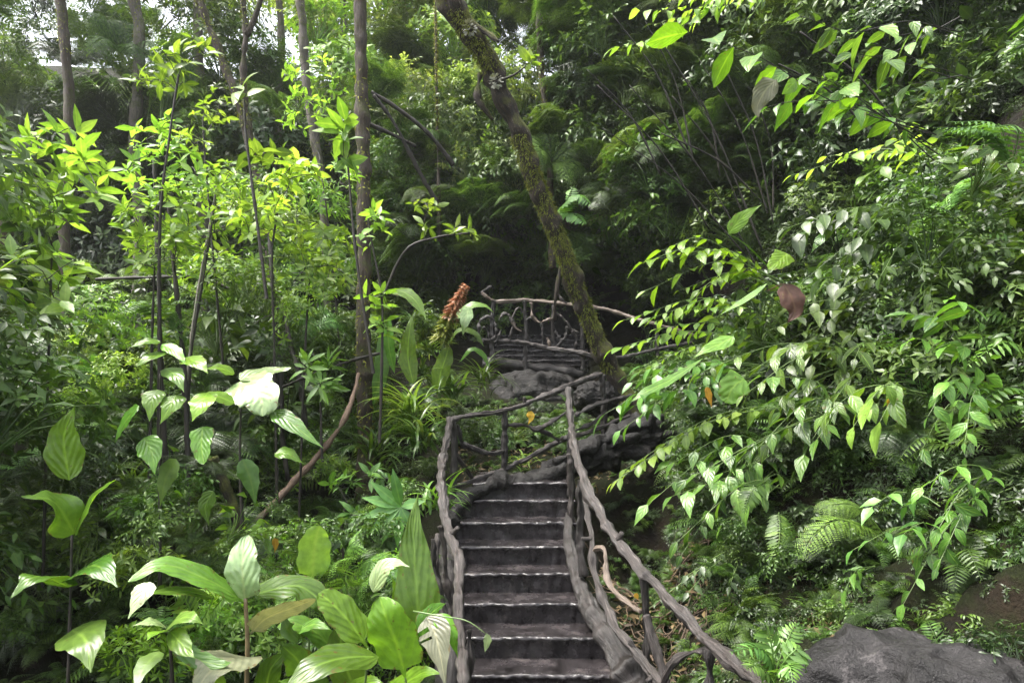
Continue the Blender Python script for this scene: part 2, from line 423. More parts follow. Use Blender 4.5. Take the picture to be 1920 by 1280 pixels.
def terrain(x, y):
    p = np.interp(y, [-5, 3.6, 3.85, 5.4, 7, 9, 11, 14, 20, 30, 60], [-.16, -.16, -.14, .70, 1.05, 1.7, 2.3, 3.6, 8.5, 17, 30])
    # right bank
    xr = np.interp(y, [-5, 2.5, 4, 5.4, 7, 9, 12], [1.15, 1.15, 1.0, 1.15, 1.9, 2.6, 3.0])
    d = np.clip(x - xr, 0, None)
    bank = np.interp(d, [0, .2, .5, 1.0, 1.8, 3.2, 6, 20], [0, .3, .5, .85, 1.7, 3.5, 6.5, 14])
    bank = bank * np.interp(y, [-5, 2, 4, 8, 14, 25], [.6, .8, .95, 1.05, .8, .4])
    xl = np.interp(y, [-5, 3.8, 5.4, 7, 10], [-.75, -.6, -.72, -.9, -1.2])
    e = np.clip(xl - x, 0, None)
    drop = np.interp(e, [0, .3, .8, 2, 4, 8, 20], [0, .35, .5, .55, .5, .1, -3]) * np.interp(y, [-5, 4, 7, 10], [.7, 1, 1, .3])
    z = p + bank - drop
    z = z - .8 * np.exp(-(((x - 1.1) / .42) ** 2 + ((y - 5.5) / .65) ** 2))     # hollow under the rock ledge
    return z

nx, ny = 260, 300
xs = np.concatenate([np.linspace(-60, -8, 40), np.linspace(-7.8, 7.8, 180), np.linspace(8, 60, 40)])
ys = np.concatenate([np.linspace(-12, 1, 20), np.linspace(1.1, 14, 200), np.linspace(14.2, 70, 80)])
X, Y_ = np.meshgrid(xs, ys)
Z = terrain(X.ravel(), Y_.ravel())
V = np.stack([X.ravel(), Y_.ravel(), Z], 1)
off_path = np.clip((np.abs(V[:, 0]) - .7) * 2, 0, 1)
V[:, 2] += (lumps(V, .09, .8, 3, 3) + lumps(V, .05, 2.6, 4, 3)) * off_path - .02
b = Buf(); i = np.arange(len(ys) - 1)[:, None]; j = np.arange(len(xs) - 1)[None]; k = len(xs)
b.add(V, np.stack([i * k + j, i * k + j + 1, (i + 1) * k + j + 1, (i + 1) * k + j], -1))
tag(obj('ground', b, M['soil']), 'dark soil and leaf litter of the ravine slope', kind='structure')

# ------------------------------------------------------------------ lower staircase
R_, T_ = .14, .253
def closed_sweep(buf, x0, x1, prof, nx=30, amp=.006, seed=0, skew=0, y_noise=.008):
    """profile (y,z) loop swept along x"""
    prof = np.array(prof); m = len(prof)
    xs = np.linspace(x0, x1, nx); xs = np.concatenate([[x0], xs, [x1]])
    cen = prof.mean(0)
    V = []
    for q, x in enumerate(xs):
        pr = cen + (prof - cen) * .02 if q in (0, len(xs) - 1) else prof
        V.append(np.column_stack([np.full(m, x), pr[:, 0], pr[:, 1]]))
    V = np.vstack(V)
    n1 = lumps(V, amp, 4, seed, 4); n2 = lumps(V, y_noise, 7, seed + 9, 4)
    V[:, 2] += n1; V[:, 1] += n2
    n = len(xs)
    i = np.arange(n - 1)[:, None]; j = np.arange(m)[None]; k = (j + 1) % m
    buf.add(V, np.stack([i * m + j, i * m + k, (i + 1) * m + k, (i + 1) * m + j], -1).reshape(-1, 4))

def step_profile(y, z, depth, rise):
    p = [(y + .02, z - rise - .02)]
    for q in np.linspace(0, 1, 5)[1:]: p.append((y + .02 - .012 * q, z - rise + (rise - .035) * q))
    for a in np.linspace(-.2, 1, 6): # rounded nose
        an = math.pi * .5 * a
        p.append((y + .012 - .02 * math.cos(an), z - .018 + .018 * math.sin(an)))
    for q in np.linspace(0, 1, 10)[1:]: p.append((y + .012 + (depth - .01) * q, z + .0))
    p.append((y + depth, z - rise - .02))
    return p

lx = [-.36, -.38, -.40, -.42, -.46, -.50, -.50]
rx = [.62, .56, .49, .45, .44, .44, .45]
st = thing('staircase', 'dark wet concrete steps climbing between the two log railings in the foreground', 'staircase', (0.1, 3.82, -.14))
for n in range(7):
    b = Buf(); y = 3.82 + T_ * n; z = R_ * n
    closed_sweep(b, lx[n] - .06, rx[n] + .08, step_profile(y, z, T_ + .06, R_ + (.05 if n else 0)), nx=150, amp=.003, seed=n * 3, y_noise=.006)
    obj('step', b, M['step'], st)
b = Buf(); closed_sweep(b, -.34, .48, step_profile(5.45, .98, .9, .2), nx=40, amp=.005, seed=50)
o = obj('landing', b, M['step'], st)
b = Buf(); closed_sweep(b, -.75, 1.2, [(-1, -.145), (3.83, -.145), (3.83, -.4), (-1, -.4)][::-1], nx=20, amp=.004, seed=51)
tag(obj('path', b, M['step']), 'dark concrete path at the foot of the steps', kind='structure')
# kerbs: rough logs cast along the stair edges
b = Buf()
tube(b, PP([(1064, 962, 5.15), (1068, 1020, 4.85), (1082, 1080, 4.55), (1104, 1135, 4.3), (1135, 1190, 4.05), (1170, 1248, 3.85), (1215, 1320, 3.6), (1290, 1430, 3.2)]), [.02, .045, .055, .065, .07, .075, .08], 24, .015, amp=.014, freq=5, seed=4, knots=6, ridge=.012)
obj('kerb', b, M['raildark'], st)
b = Buf()
tube(b, PP([(848, 985, 5.0), (852, 960, 5.2), (868, 936, 5.3), (905, 918, 5.4), (935, 900, 5.45), (960, 905, 5.5), (1000, 898, 5.6), (1060, 880, 5.7)]), [.04, .05, .06, .055, .07, .05, .05], 14, .02, amp=.02, freq=6, seed=8, knots=5)
obj('kerb', b, M['rock'], st)
b = Buf()
tube(b, PP([(842, 1000, 5.0), (838, 1080, 4.5), (836, 1180, 4.05), (838, 1330, 3.6)]), .07, 12, .03, amp=.015, freq=5, seed=18, knots=3)
obj('kerb', b, M['raildark'], st)

# ------------------------------------------------------------------ railings
def log(parent, name, pts, rpx, mat='rail', Y=None, amp=.007, sides=20, knots=3, seed=0):
    p = PP(pts, Y)
    r = np.atleast_1d(np.array(rpx, float)) / F * np.interp(np.linspace(0, 1, max(1, len(np.atleast_1d(rpx)))), np.linspace(0, 1, len(p)), p[:, 1])
    b = Buf(); tube(b, p, r * .78, sides, .014, amp=amp, freq=7, seed=seed, knots=knots, ridge=float(r.mean()) * .2, kn=(.1, .3))
    if name in ('top_rail', 'lower_rail') and p[:, 1].max() < 8:
        g = np.random.default_rng(seed + 900); c = catmull(p, 200); rm = float(r.mean())
        for k in range(3 if name == 'top_rail' else 2):
            i = int(g.integers(15, 185)); T = nrm(c[i + 1] - c[i]); d = nrm(np.cross(T, g.normal(size=3))); e = c[i] + (d + T * g.uniform(-.5, .5)) * rm * g.uniform(1.6, 2.4)
            tube(b, [c[i], (c[i] + e) / 2, e], [rm * .6, rm * .38], 10, .01, amp=.002, freq=20, seed=k)
    return obj(name, b, M[mat], parent)

rr = thing('log_railing', 'gnarled brown log handrail running down the right side of the steps', 'railing', P(1215, 1260, 3.3))
log(rr, 'top_rail', [(1066, 728, 5.42), (1068, 760, 5.3), (1071, 800, 5.0), (1078, 842, 4.62), (1090, 882, 4.38), (1107, 930, 4.12), (1138, 983, 3.85), (1165, 1022, 3.68), (1200, 1068, 3.48), (1226, 1092, 3.38), (1262, 1132, 3.2), (1300, 1175, 3.02), (1332, 1206, 2.88), (1372, 1240, 2.72), (1430, 1282, 2.5), (1520, 1340, 2.3)],
    [7, 8, 8, 9, 11, 14, 12, 12, 13.5, 12, 14, 13, 16, 17, 17, 18], 'rail', seed=11, knots=9)
log(rr, 'post', [(1066, 730, 5.42), (1070, 800, 5.42), (1072, 930, 5.42)], 8.5, 'raildark', seed=12)
log(rr, 'post', [(1066, 850, 5.1), (1070, 900, 5.1), (1072, 985, 5.1), (1074, 1040, 5.0)], [6, 8, 8, 9], 'rail', seed=13)
log(rr, 'post', [(1086, 900, 4.5), (1089, 960, 4.5), (1088, 1010, 4.5), (1094, 1080, 4.45)], [8, 9, 9, 10], 'raildark', seed=14)
log(rr, 'lower_rail', [(1092, 905, 4.5), (1100, 955, 4.3), (1109, 1010, 4.1), (1112, 1060, 4.0), (1126, 1110, 3.85), (1150, 1168, 3.65), (1185, 1212, 3.5), (1216, 1252, 3.38), (1250, 1300, 3.2), (1330, 1400, 3.0)],
    [5, 6, 7, 9, 11, 12, 13, 12, 12], 'rail', seed=15, knots=6)
log(rr, 'branch_rail', [(1110, 1034, 4.05), (1122, 1028, 3.98), (1134, 1036, 3.92), (1138, 1078, 3.85), (1146, 1100, 3.78), (1170, 1124, 3.62), (1202, 1146, 3.45)], [5, 7, 6, 6, 7, 7, 6], 'railpale', seed=16)
log(rr, 'post', [(1208, 1082, 3.45), (1212, 1150, 3.45), (1212, 1220, 3.45), (1214, 1300, 3.45)], [9, 10, 10, 11], 'raildark', seed=17)
log(rr, 'brace', [(1212, 1152, 3.4), (1224, 1195, 3.35), (1240, 1245, 3.3), (1252, 1310, 3.25)], [8, 9, 9, 9], 'rail', seed=19)
log(rr, 'branch_rail', [(1240, 1300, 3.15), (1248, 1268, 3.1), (1268, 1236, 3.05), (1298, 1220, 3.0), (1328, 1222, 2.95)], [7, 7, 8, 7, 7], 'rail', seed=20)
log(rr, 'post', [(1330, 1215, 2.86), (1330, 1300, 2.86), (1330, 1420, 2.86)], [11, 12, 12], 'raildark', seed=21)
log(rr, 'branch_rail', [(1180, 1200, 3.5), (1202, 1235, 3.45), (1226, 1290, 3.4)], 6, 'raildark', seed=22)

lr = thing('log_railing', 'brown log handrail with one thick wavy top rail on the left of the steps', 'railing', P(850, 1150, 3.9))
log(lr, 'top_rail', [(845, 784, 5.3), (838, 822, 5.0), (831, 858, 4.7), (828, 900, 4.35), (833, 955, 4.05), (843, 1000, 3.85), (860, 1045, 3.62), (861, 1100, 3.4), (860, 1170, 3.1), (866, 1230, 2.85), (870, 1290, 2.65), (876, 1380, 2.4)],
    [8, 9, 9, 10, 11, 11, 13, 12, 12, 13, 14, 15], 'rail', seed=31, knots=7)
log(lr, 'post', [(850, 790, 5.32), (852, 850, 5.32), (850, 950, 5.32)], 8, 'raildark', seed=32)
log(lr, 'post', [(826, 985, 4.1), (834, 1040, 4.1), (836, 1080, 4.1), (846, 1140, 4.1), (846, 1200, 4.1)], [7, 6, 7, 8, 8], 'rail', seed=33)
log(lr, 'brace', [(812, 1010, 4.15), (814, 1070, 4.15), (826, 1110, 4.12), (840, 1160, 4.1)], [6, 7, 7, 7], 'raildark', seed=34)
log(lr, 'brace', [(820, 1000, 4.3), (818, 1060, 4.2), (820, 1130, 4.2)], [6, 6, 7], 'rail', seed=35)
log(lr, 'post', [(858, 1060, 3.6), (862, 1160, 3.6), (866, 1300, 3.6)], [8, 9, 9], 'raildark', seed=36)
log(lr, 'post', [(880, 1180, 2.9), (880, 1260, 2.9), (880, 1420, 2.9)], [9, 9, 9], 'raildark', seed=37)

br = thing('log_railing', 'dark twisted branch railing crossing behind the top of the steps', 'railing', P(945, 890, 5.75))
log(br, 'top_rail', [(843, 790, 5.32), (880, 779, 5.45), (938, 771, 5.7), (985, 757, 5.9), (1040, 734, 6.1), (1085, 716, 6.3), (1128, 701, 6.5)], [7, 6.5, 7, 6, 6.5, 6, 7], 'rail', seed=41)
log(br, 'post', [(945, 772, 5.75), (946, 830, 5.75), (944, 900, 5.75)], 7.5, 'raildark', seed=42)
log(br, 'lower_rail', [(852, 912, 5.4), (900, 896, 5.55), (945, 880, 5.75), (1000, 853, 5.95), (1058, 822, 6.15), (1110, 808, 6.3), (1180, 780, 6.6)], [6, 7, 6.5, 7, 7, 6, 6], 'rail', seed=43)
log(br, 'branch_rail', [(858, 795, 5.4), (866, 828, 5.45), (878, 836, 5.5), (916, 850, 5.6), (948, 845, 5.75)], [5, 6, 6, 5.5, 5], 'raildark', seed=44)
log(br, 'branch_rail', [(853, 852, 5.4), (870, 872, 5.45), (885, 896, 5.5)], [5.5, 6, 5], 'raildark', seed=45)
log(br, 'branch_rail', [(950, 796, 5.75), (985, 798, 5.85), (1010, 804, 5.9), (1036, 790, 6.0), (1062, 772, 6.1)], [4.5, 5, 5.5, 4.5, 4], 'rail', seed=46)
log(br, 'branch_rail', [(1000, 802, 5.9), (1025, 812, 5.95), (1048, 825, 6.05)], [4.5, 4.5, 4.5], 'raildark', seed=47)
log(br, 'branch_rail', [(1080, 778, 6.1), (1112, 760, 6.3), (1140, 752, 6.45), (1185, 742, 6.7)], [4.5, 6, 5, 5], 'raildark', seed=48)
log(br, 'branch_rail', [(1080, 806, 6.1), (1112, 792, 6.25), (1135, 772, 6.4)], [4, 5, 4], 'raildark', seed=49)
log(br, 'post', [(1130, 702, 6.5), (1132, 760, 6.5), (1132, 830, 6.5)], 7, 'raildark', seed=50)

# rocky kerb mass to the right of the landing
b = Buf()
tube(b, PP([(975, 905, 5.75), (1030, 890, 5.9), (1085, 866, 6.0), (1140, 846, 6.1), (1195, 828, 6.3), (1260, 812, 6.6)]), [.05, .09, .13, .14, .15, .15], 40, .012, amp=.05, freq=3, seed=61, knots=6, ridge=.04)
tube(b, PP([(1040, 868, 5.75), (1100, 838, 5.9), (1180, 800, 6.2), (1240, 785, 6.4)]), [.04, .06, .07, .05], 14, .03, amp=.03, freq=4, seed=62, knots=4)
tag(obj('rock_kerb', b, M['rock'], None, P(1100, 880, 6.0)), 'rough dark rock ledge beside the landing at the top of the steps', 'rock')

def boulder(name, label, c, size, seed, mat='boulder', amp=.18, res=90, squash=1.0):
    th = np.linspace(0.02, np.pi - .02, res); ph = np.linspace(0, 2 * np.pi, res * 2, endpoint=False)
    T, Pp = np.meshgrid(th, ph, indexing='ij')
    d = np.stack([np.sin(T) * np.cos(Pp), np.sin(T) * np.sin(Pp), np.cos(T)], -1).reshape(-1, 3)
    r = 1 + lumps(d, amp, .35, seed, 2) + amp * .5 * (.4 - np.abs(lumps(d, 1, .8, seed + 3, 3))) + lumps(d, amp * .16, 3.0, seed + 4, 3)
    V = d * r[:, None] * np.array(size) + np.array(c)
    n, m = res, res * 2
    i = np.arange(n - 1)[:, None]; j = np.arange(m)[None]; k = (j + 1) % m
    b = Buf(); b.add(V, np.stack([i * m + j, (i + 1) * m + j, (i + 1) * m + k, i * m + k], -1).reshape(-1, 4))
    base = np.array([c[0], c[1], c[2] - size[2]])
    return tag(obj(name, b, M[mat], None, base), label, 'rock')

boulder('boulder', 'big smooth grey boulder in the lower right corner below the ferns', P(1740, 1345, 2.6) + np.array([.12, .2, -.08]), (.50, .42, .36), 5)
boulder('boulder', 'lumpy dark rock mass under the upper bridge railing', P(1005, 757, 9.5) + np.array([0, .3, 0]), (.82, .6, .54), 9, 'rock', amp=.15)
boulder('boulder', 'small dark rock beside the foot of the leaning tree', P(1115, 745, 7.6), (.28, .25, .17), 15, 'rock', amp=.25)

# ------------------------------------------------------------------ upper bridge with stairs
ur = thing('log_railing', 'distant grey branch railing with curling hoops on the upper flight', 'railing', P(985, 690, 10.2))
log(ur, 'top_rail', [(903, 548, 10.2), (918, 560, 10.2), (936, 566, 10.2), (985, 563, 10.2), (1035, 567, 10.2), (1066, 571, 10.2), (1110, 575, 10.2), (1155, 585, 10.1), (1205, 601, 9.9), (1250, 613, 9.8), (1302, 628, 9.7)], [4, 4.5, 5, 4.5, 4.5, 4.5, 4, 4, 4, 4], 'railpale', seed=71)
log(ur, 'branch_rail', [(903, 549, 10.2), (912, 541, 10.2), (922, 536, 10.2)], [4, 3, 2.5], 'raildark', seed=72)
log(ur, 'branch_rail', [(1044, 548, 10.2), (1054, 562, 10.2), (1062, 570, 10.2)], [2.5, 3, 3], 'rail', seed=73)
log(ur, 'post', [(984, 564, 10.2), (986, 620, 10.2), (985, 700, 10.2)], 5, 'raildark', seed=74)
log(ur, 'post', [(925, 563, 10.2), (922, 620, 10.2), (924, 680, 10.2)], 6, 'raildark', seed=75)
log(ur, 'post', [(1037, 568, 10.2), (1036, 620, 10.2), (1040, 660, 10.2)], 3.5, 'rail', seed=76)
log(ur, 'post', [(1092, 575, 10.2), (1092, 640, 10.2), (1094, 700, 10.2)], 5, 'raildark', seed=77)
log(ur, 'lower_rail', [(900, 640, 10.2), (940, 639, 10.2), (985, 643, 10.15), (1030, 653, 10.1), (1085, 661, 10.0), (1130, 672, 10.0)], [4, 5, 5, 6, 6, 5], 'rail', seed=78)
curls = [([(930, 612), (926, 600), (914, 594), (902, 600), (897, 616), (902, 632), (916, 637), (928, 630), (931, 614)], 3.2, 'raildark'),
 ([(936, 601), (941, 591), (949, 588), (957, 593), (961, 608), (959, 622), (955, 640)], 3, 'rail'),
 ([(961, 597), (968, 581), (976, 577), (979, 586)], 2.6, 'rail'),
 ([(960, 600), (966, 614), (978, 621)], 3, 'railpale'),
 ([(995, 567), (997, 581), (1000, 595), (1010, 604), (1018, 603), (1035, 597)], 3, 'railpale'),
 ([(1016, 606), (1018, 625), (1017, 650)], 3, 'raildark'),
 ([(1041, 589), (1053, 593), (1063, 606), (1071, 618), (1084, 625)], 4, 'rail'),
 ([(1064, 612), (1061, 630), (1051, 642), (1041, 652)], 3.2, 'raildark'),
 ([(1041, 620), (1049, 634), (1058, 640)], 2.8, 'raildark'),
 ([(984, 600), (990, 597), (999, 597)], 2.6, 'raildark'),
 ([(1027, 632), (1030, 642), (1031, 655)], 2.6, 'railpale'),
 ([(1072, 620), (1080, 634), (1078, 652)], 2.8, 'rail'),
 ([(938, 620), (934, 634), (928, 642)], 2.6, 'raildark'),
 ([(906, 612), (914, 622), (920, 640)], 2.4, 'raildark')]
for q, (pts, r_, mt) in enumerate(curls):
    log(ur, 'curled_branch', [(x, y, 10.15) for x, y in pts], r_, mt, seed=380 + q, amp=.012, sides=10, knots=2)
log(ur, 'post', [(1230, 607, 9.85), (1232, 650, 9.85), (1236, 700, 9.85)], 4, 'raildark', seed=89)
log(ur, 'lower_rail', [(1130, 672, 10.0), (1170, 668, 9.9), (1230, 655, 9.85), (1300, 640, 9.7)], 4, 'raildark', seed=90)

us = thing('staircase', 'upper flight of dark concrete steps seen through the distant branch railing', 'staircase', P(1000, 700, 10.6))
for n in range(7):
    y = 10.45 + n * .3; a = P(926, 684 - n * 9.5, y); c = P(1092, 690 - n * 8.5, y)
    b = Buf(); z = a[2]
    closed_sweep(b, a[0], c[0] + .1, step_profile(y, z, .34, .16), nx=24, amp=.006, seed=100 + n)
    obj('step', b, M['step'], us)
b = Buf(); tube(b, PP([(905, 678, 10.3), (960, 682, 10.3), (1020, 690, 10.2), (1095, 702, 10.1)]), .07, 12, .05, amp=.03, freq=3, seed=120, knots=3)
obj('kerb', b, M['raildark'], us)
b = Buf(); closed_sweep(b, P(915, 600, 12.8)[0], P(1100, 600, 12.8)[0], [(12.75, 2.2), (12.75, 3.75), (13.1, 3.75), (13.1, 2.2)][::-1], nx=20, amp=.05, seed=121)
tag(obj('retaining_wall', b, M['rock'], None, (0.1, 12.9, 2.2)), 'dark rough wall closing off the upper flight', 'wall')

# ------------------------------------------------------------------ trees with trunks that can be told apart
def branching(buf, nodes, tips, g, r=.004, m=0, sag=.0, sides=5, rmax=.02):
    """connect every tip to the nearest node already placed; returns the twig direction at each tip"""
    nodes = [np.asarray(n, float) for n in nodes]
    base = nodes[0]
    order = np.argsort([np.linalg.norm(t - base) for t in tips])
    dirs = [None] * len(tips)
    arr = np.array(nodes)
    for k in order:
        t = tips[k]
        dd = np.linalg.norm(arr - t, axis=1) + .6 * np.clip(arr[:, 2] - t[2], 0, None)
        i = int(np.argmin(dd)); a = arr[i]; L = np.linalg.norm(t - a)
        mid = (a + t) / 2 + g.normal(size=3) * L * .08 + np.array([0, 0, L * .1])
        tube(buf, [a, mid, t], [min(rmax, r * (1 + 1.5 * L)), r], sides, L / 4 + .01, m=m, close=False, n=5)
        dirs[k] = nrm(t - mid)
        c = catmull([a, mid, t], 4)
        arr = np.vstack([arr, c[1:]])
    return np.array(dirs)

UPV = np.array([0, 0, 1.0])
def whorls(buf, pts, dirs, g, nl, L, Wr=.36, spread=(.7, 1.4), droop=(.3, .9), shape='lance', nseg=4, m=0, upmix=.8, jit=.25):
    O, A, N, LL = [], [], [], []
    for p, d in zip(pts, dirs):
        n = int(g.integers(nl[0], nl[1] + 1))
        d = nrm(d * .5 + UPV * upmix * .6 + g.normal(size=3) * .15)
        e1 = nrm(np.cross(d, g.normal(size=3))); e2 = np.cross(d, e1)
        ph = g.uniform(0, 6.28) + np.arange(n) * 2.4
        al = g.uniform(*spread, n)
        a = np.cos(al)[:, None] * d + np.sin(al)[:, None] * (np.cos(ph)[:, None] * e1 + np.sin(ph)[:, None] * e2)
        O.append(np.repeat(p[None], n, 0) + g.normal(size=(n, 3)) * L * .06 - d * (np.arange(n) * L * .06)[:, None])
        A.append(a); N.append(nrm(d + g.normal(size=(n, 3)) * jit)); LL.append(L * g.uniform(.55, 1.15, n))
    O = np.vstack(O); A = np.vstack(A); N = np.vstack(N); LL = np.concatenate(LL)
    leaves(buf, O, A, N, LL, LL * Wr, g.uniform(*droop, len(O)), shape, nseg, .2, m)

def crown(buf, center, size, g, ntips, nl, L, m=0, shape='lance', Wr=.4, shell=.5):
    d = rand_dirs(g, ntips); r = g.uniform(shell, 1, ntips) ** .6
    pts = np.asarray(center) + d * r[:, None] * np.asarray(size)
    keep = lumps(pts, 1, .35, int(g.integers(1000)), 2) > -.55
    pts, d = pts[keep], d[keep]
    whorls(buf, pts, d, g, nl, L, Wr, nseg=2, shape=shape, m=m, upmix=.4)
    return pts

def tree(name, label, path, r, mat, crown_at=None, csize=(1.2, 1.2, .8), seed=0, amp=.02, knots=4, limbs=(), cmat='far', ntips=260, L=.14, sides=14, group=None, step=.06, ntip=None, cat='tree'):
    g = np.random.default_rng(seed + 200)
    path = np.asarray(path)
    base = path[0] if path[0][2] < path[-1][2] else path[-1]
    t = thing(name, label, cat, base, group)
    b = Buf(); tube(b, path, r, sides, step, amp=amp, freq=3, seed=seed, knots=knots, ridge=float(np.mean(r)) * .12, kn=(.05, .18))
    obj('trunk', b, M[mat], t)
    if mat != 'mossbark':
        cc_ = catmull(path, 300); rr_ = np.interp(np.linspace(0, 1, 300), np.linspace(0, 1, len(np.atleast_1d(r))), np.atleast_1d(r))
        ix = g.integers(0, 300, 1500); ok = lumps(cc_[ix], 1, .45, seed, 3) > .1; ix = ix[ok]; n_ = len(ix)
        TT = nrm(np.gradient(cc_, axis=0))[ix]; dd = rand_dirs(g, n_); dd = nrm(dd - TT * (dd * TT).sum(1, keepdims=True))
        bm = Buf(); leaves(bm, cc_[ix] + dd * (rr_[ix] * .92)[:, None], nrm(dd * .7 + np.array([0, 0, -.8]) + g.normal(size=dd.shape) * .5), dd, g.uniform(.02, .07, n_), g.uniform(.01, .03, n_), .7, 'ovate', 2, .1)
        obj('moss', bm, M['moss'], t)['kind'] = 'stuff'
    for q, (lp, lr_) in enumerate(limbs):
        b = Buf(); tube(b, lp, lr_, 8, step, amp=amp * .4, freq=3, seed=seed + q + 1, knots=1); obj('limb', b, M[mat], t)
    if crown_at is not None:
        b = Buf(); top = path[-1] if path[-1][2] > path[0][2] else path[0]
        c = np.asarray(crown_at, float)
        pts = crown(b, c, csize, g, ntips, (4, 7), L)
        br_ = Buf()
        sub = pts[g.choice(len(pts), min(40, len(pts)), replace=False)]
        branching(br_, [top, (top + c) / 2, c], list(sub), g, r=.012, rmax=.05)
        obj('branches', br_, M[mat], t)
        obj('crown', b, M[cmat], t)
    return t

# the leaning mossy tree
lean = PP([(1185, 800, 7.6), (1165, 735, 7.6), (1130, 660, 7.5), (1090, 565, 7.3), (1060, 480, 7.1), (1030, 405, 6.95), (998, 325, 6.8), (972, 250, 6.7), (945, 180, 6.6), (915, 115, 6.45), (872, 50, 6.35), (838, -10, 6.3), (790, -120, 6.2), (740, -240, 6.2)])
t = tree('leaning_tree', 'leaning moss-covered tree crossing from top centre down to the right of the bridge', lean, [.17, .11, .095, .10, .09, .085, .085, .085, .10, .09, .095, .105, .09, .08], 'mossbark', crown_at=lean[-1] + np.array([-.1, .2, 1.0]), csize=(2.2, 1.8, .9), seed=1, amp=.03, knots=14, sides=22, step=.025, ntips=200,
     limbs=[(PP([(900, 140, 6.55), (895, 180, 6.5), (905, 200, 6.5), (925, 225, 6.55)]), [.03, .04, .03, .02]),
            (PP([(1050, 500, 7.0), (1042, 560, 7.0), (1040, 600, 7.1)]), [.025, .02, .015]),
            (PP([(870, 40, 6.35), (910, 60, 6.3), (935, 78, 6.2)]), [.03, .02, .012])])
# moss tufts hanging on the trunk
g = np.random.default_rng(3)
c = catmull(lean, 500)[60:430]
idx = g.integers(0, len(c), 16000); n = len(idx)
dirs = rand_dirs(g, n); T = nrm(np.gradient(c, axis=0))[idx]
dirs = nrm(dirs - T * (dirs * T).sum(1, keepdims=True))
dirs = nrm(dirs + np.array([.35, 0, .25]))
b = Buf(); dense = lumps(c[idx], 1, .5, 8, 3) > -.1
O = (c[idx] + dirs * .082)[dense]; D = dirs[dense]
leaves(b, O, nrm(D + np.array([0, 0, -.9]) + g.normal(size=D.shape) * .4), D + g.normal(size=D.shape) * .3, g.uniform(.02, .06, len(D)), .009, .6, 'lance', 2, .1)
obj('moss', b, M['moss'], t)['kind'] = 'stuff'
# pale lichen collars
for q, (cx, cy, yy) in enumerate([(880, 52, 6.3), (930, 152, 6.5)]):
    b = Buf(); p0 = P(cx, cy, yy - .1)
    d = rand_dirs(g, 40); leaves(b, p0 + d * .045, nrm(d + np.array([.2, -.6, 0])), d + np.array([0, -1, .5]), .04, .035, .5, 'round', 3, .1)
    M.setdefault('lichen', leaf_mat('pale_lichen', [(.22, .23, .2), (.32, .32, .28)], trans=.1, rough=.8))
    obj('lichen', b, M['lichen'], t)

# straight brown trunk left of centre
tr2 = PP([(690, 960, 7.0), (686, 870, 7.0), (684, 740, 7.0), (681, 600, 7.0), (683, 450, 7.0), (681, 300, 7.0), (678, 150, 7.0), (675, 0, 7.0), (672, -200, 7.0), (668, -420, 7.0)])
t = tree('straight_tree', 'straight mossy brown tree trunk standing left of the leaning tree', tr2, [.12, .09, .082, .078, .076, .074, .068, .065, .062, .06], 'bark', crown_at=tr2[-1] + np.array([0, .2, .6]), csize=(2.0, 2.0, 1.0), seed=2, amp=.012, knots=10, sides=20, step=.03, ntips=200)

FT = [  # px path, Y, radius px, name, label, mat
 ([(366, -60), (378, 10), (410, 95), (450, 205), (470, 285), (482, 340), (496, 450), (520, 600), (560, 720)], 8.5, [8, 8, 9, 8, 9, 9, 8, 9, 10], 'curved dark tree arching from the top left corner area behind the bright shrub', 'bark'),
 ([(452, -60), (460, 50), (456, 130), (460, 190), (476, 300), (490, 420), (505, 560), (515, 700)], 9.5, [5, 6, 6, 6, 6, 7, 7, 7], 'thin forked mossy tree beside the curved dark tree at upper left', 'bark'),
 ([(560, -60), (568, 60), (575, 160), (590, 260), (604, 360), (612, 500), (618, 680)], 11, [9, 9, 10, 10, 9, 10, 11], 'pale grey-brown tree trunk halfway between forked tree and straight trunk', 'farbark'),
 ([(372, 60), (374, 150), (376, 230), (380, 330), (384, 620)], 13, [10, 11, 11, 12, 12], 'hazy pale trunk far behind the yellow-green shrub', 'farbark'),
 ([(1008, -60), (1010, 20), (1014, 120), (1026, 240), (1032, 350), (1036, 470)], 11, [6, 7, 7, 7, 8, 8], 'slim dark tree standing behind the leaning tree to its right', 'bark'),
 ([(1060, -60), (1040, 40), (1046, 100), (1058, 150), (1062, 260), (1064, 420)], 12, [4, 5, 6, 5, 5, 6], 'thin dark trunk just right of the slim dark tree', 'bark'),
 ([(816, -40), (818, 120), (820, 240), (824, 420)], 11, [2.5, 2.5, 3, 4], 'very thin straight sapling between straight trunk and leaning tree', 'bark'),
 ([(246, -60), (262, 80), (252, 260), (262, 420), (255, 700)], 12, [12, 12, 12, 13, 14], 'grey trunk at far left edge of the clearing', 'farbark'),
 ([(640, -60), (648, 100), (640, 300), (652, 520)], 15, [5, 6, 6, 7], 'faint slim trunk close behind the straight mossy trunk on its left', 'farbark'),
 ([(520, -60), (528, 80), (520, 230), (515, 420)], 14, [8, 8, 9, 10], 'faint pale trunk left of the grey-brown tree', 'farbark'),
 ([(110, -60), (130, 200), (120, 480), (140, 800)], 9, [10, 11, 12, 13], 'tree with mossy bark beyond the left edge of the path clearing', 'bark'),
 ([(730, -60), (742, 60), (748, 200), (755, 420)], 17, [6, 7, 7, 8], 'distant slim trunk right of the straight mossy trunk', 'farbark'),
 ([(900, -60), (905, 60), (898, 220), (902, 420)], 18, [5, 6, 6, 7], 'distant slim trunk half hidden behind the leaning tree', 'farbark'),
 ([(-40, -60), (-20, 200), (10, 480), (0, 900)], 7, [16, 17, 18, 20], 'thick tree trunk outside the clearing at the far left', 'bark'),
]
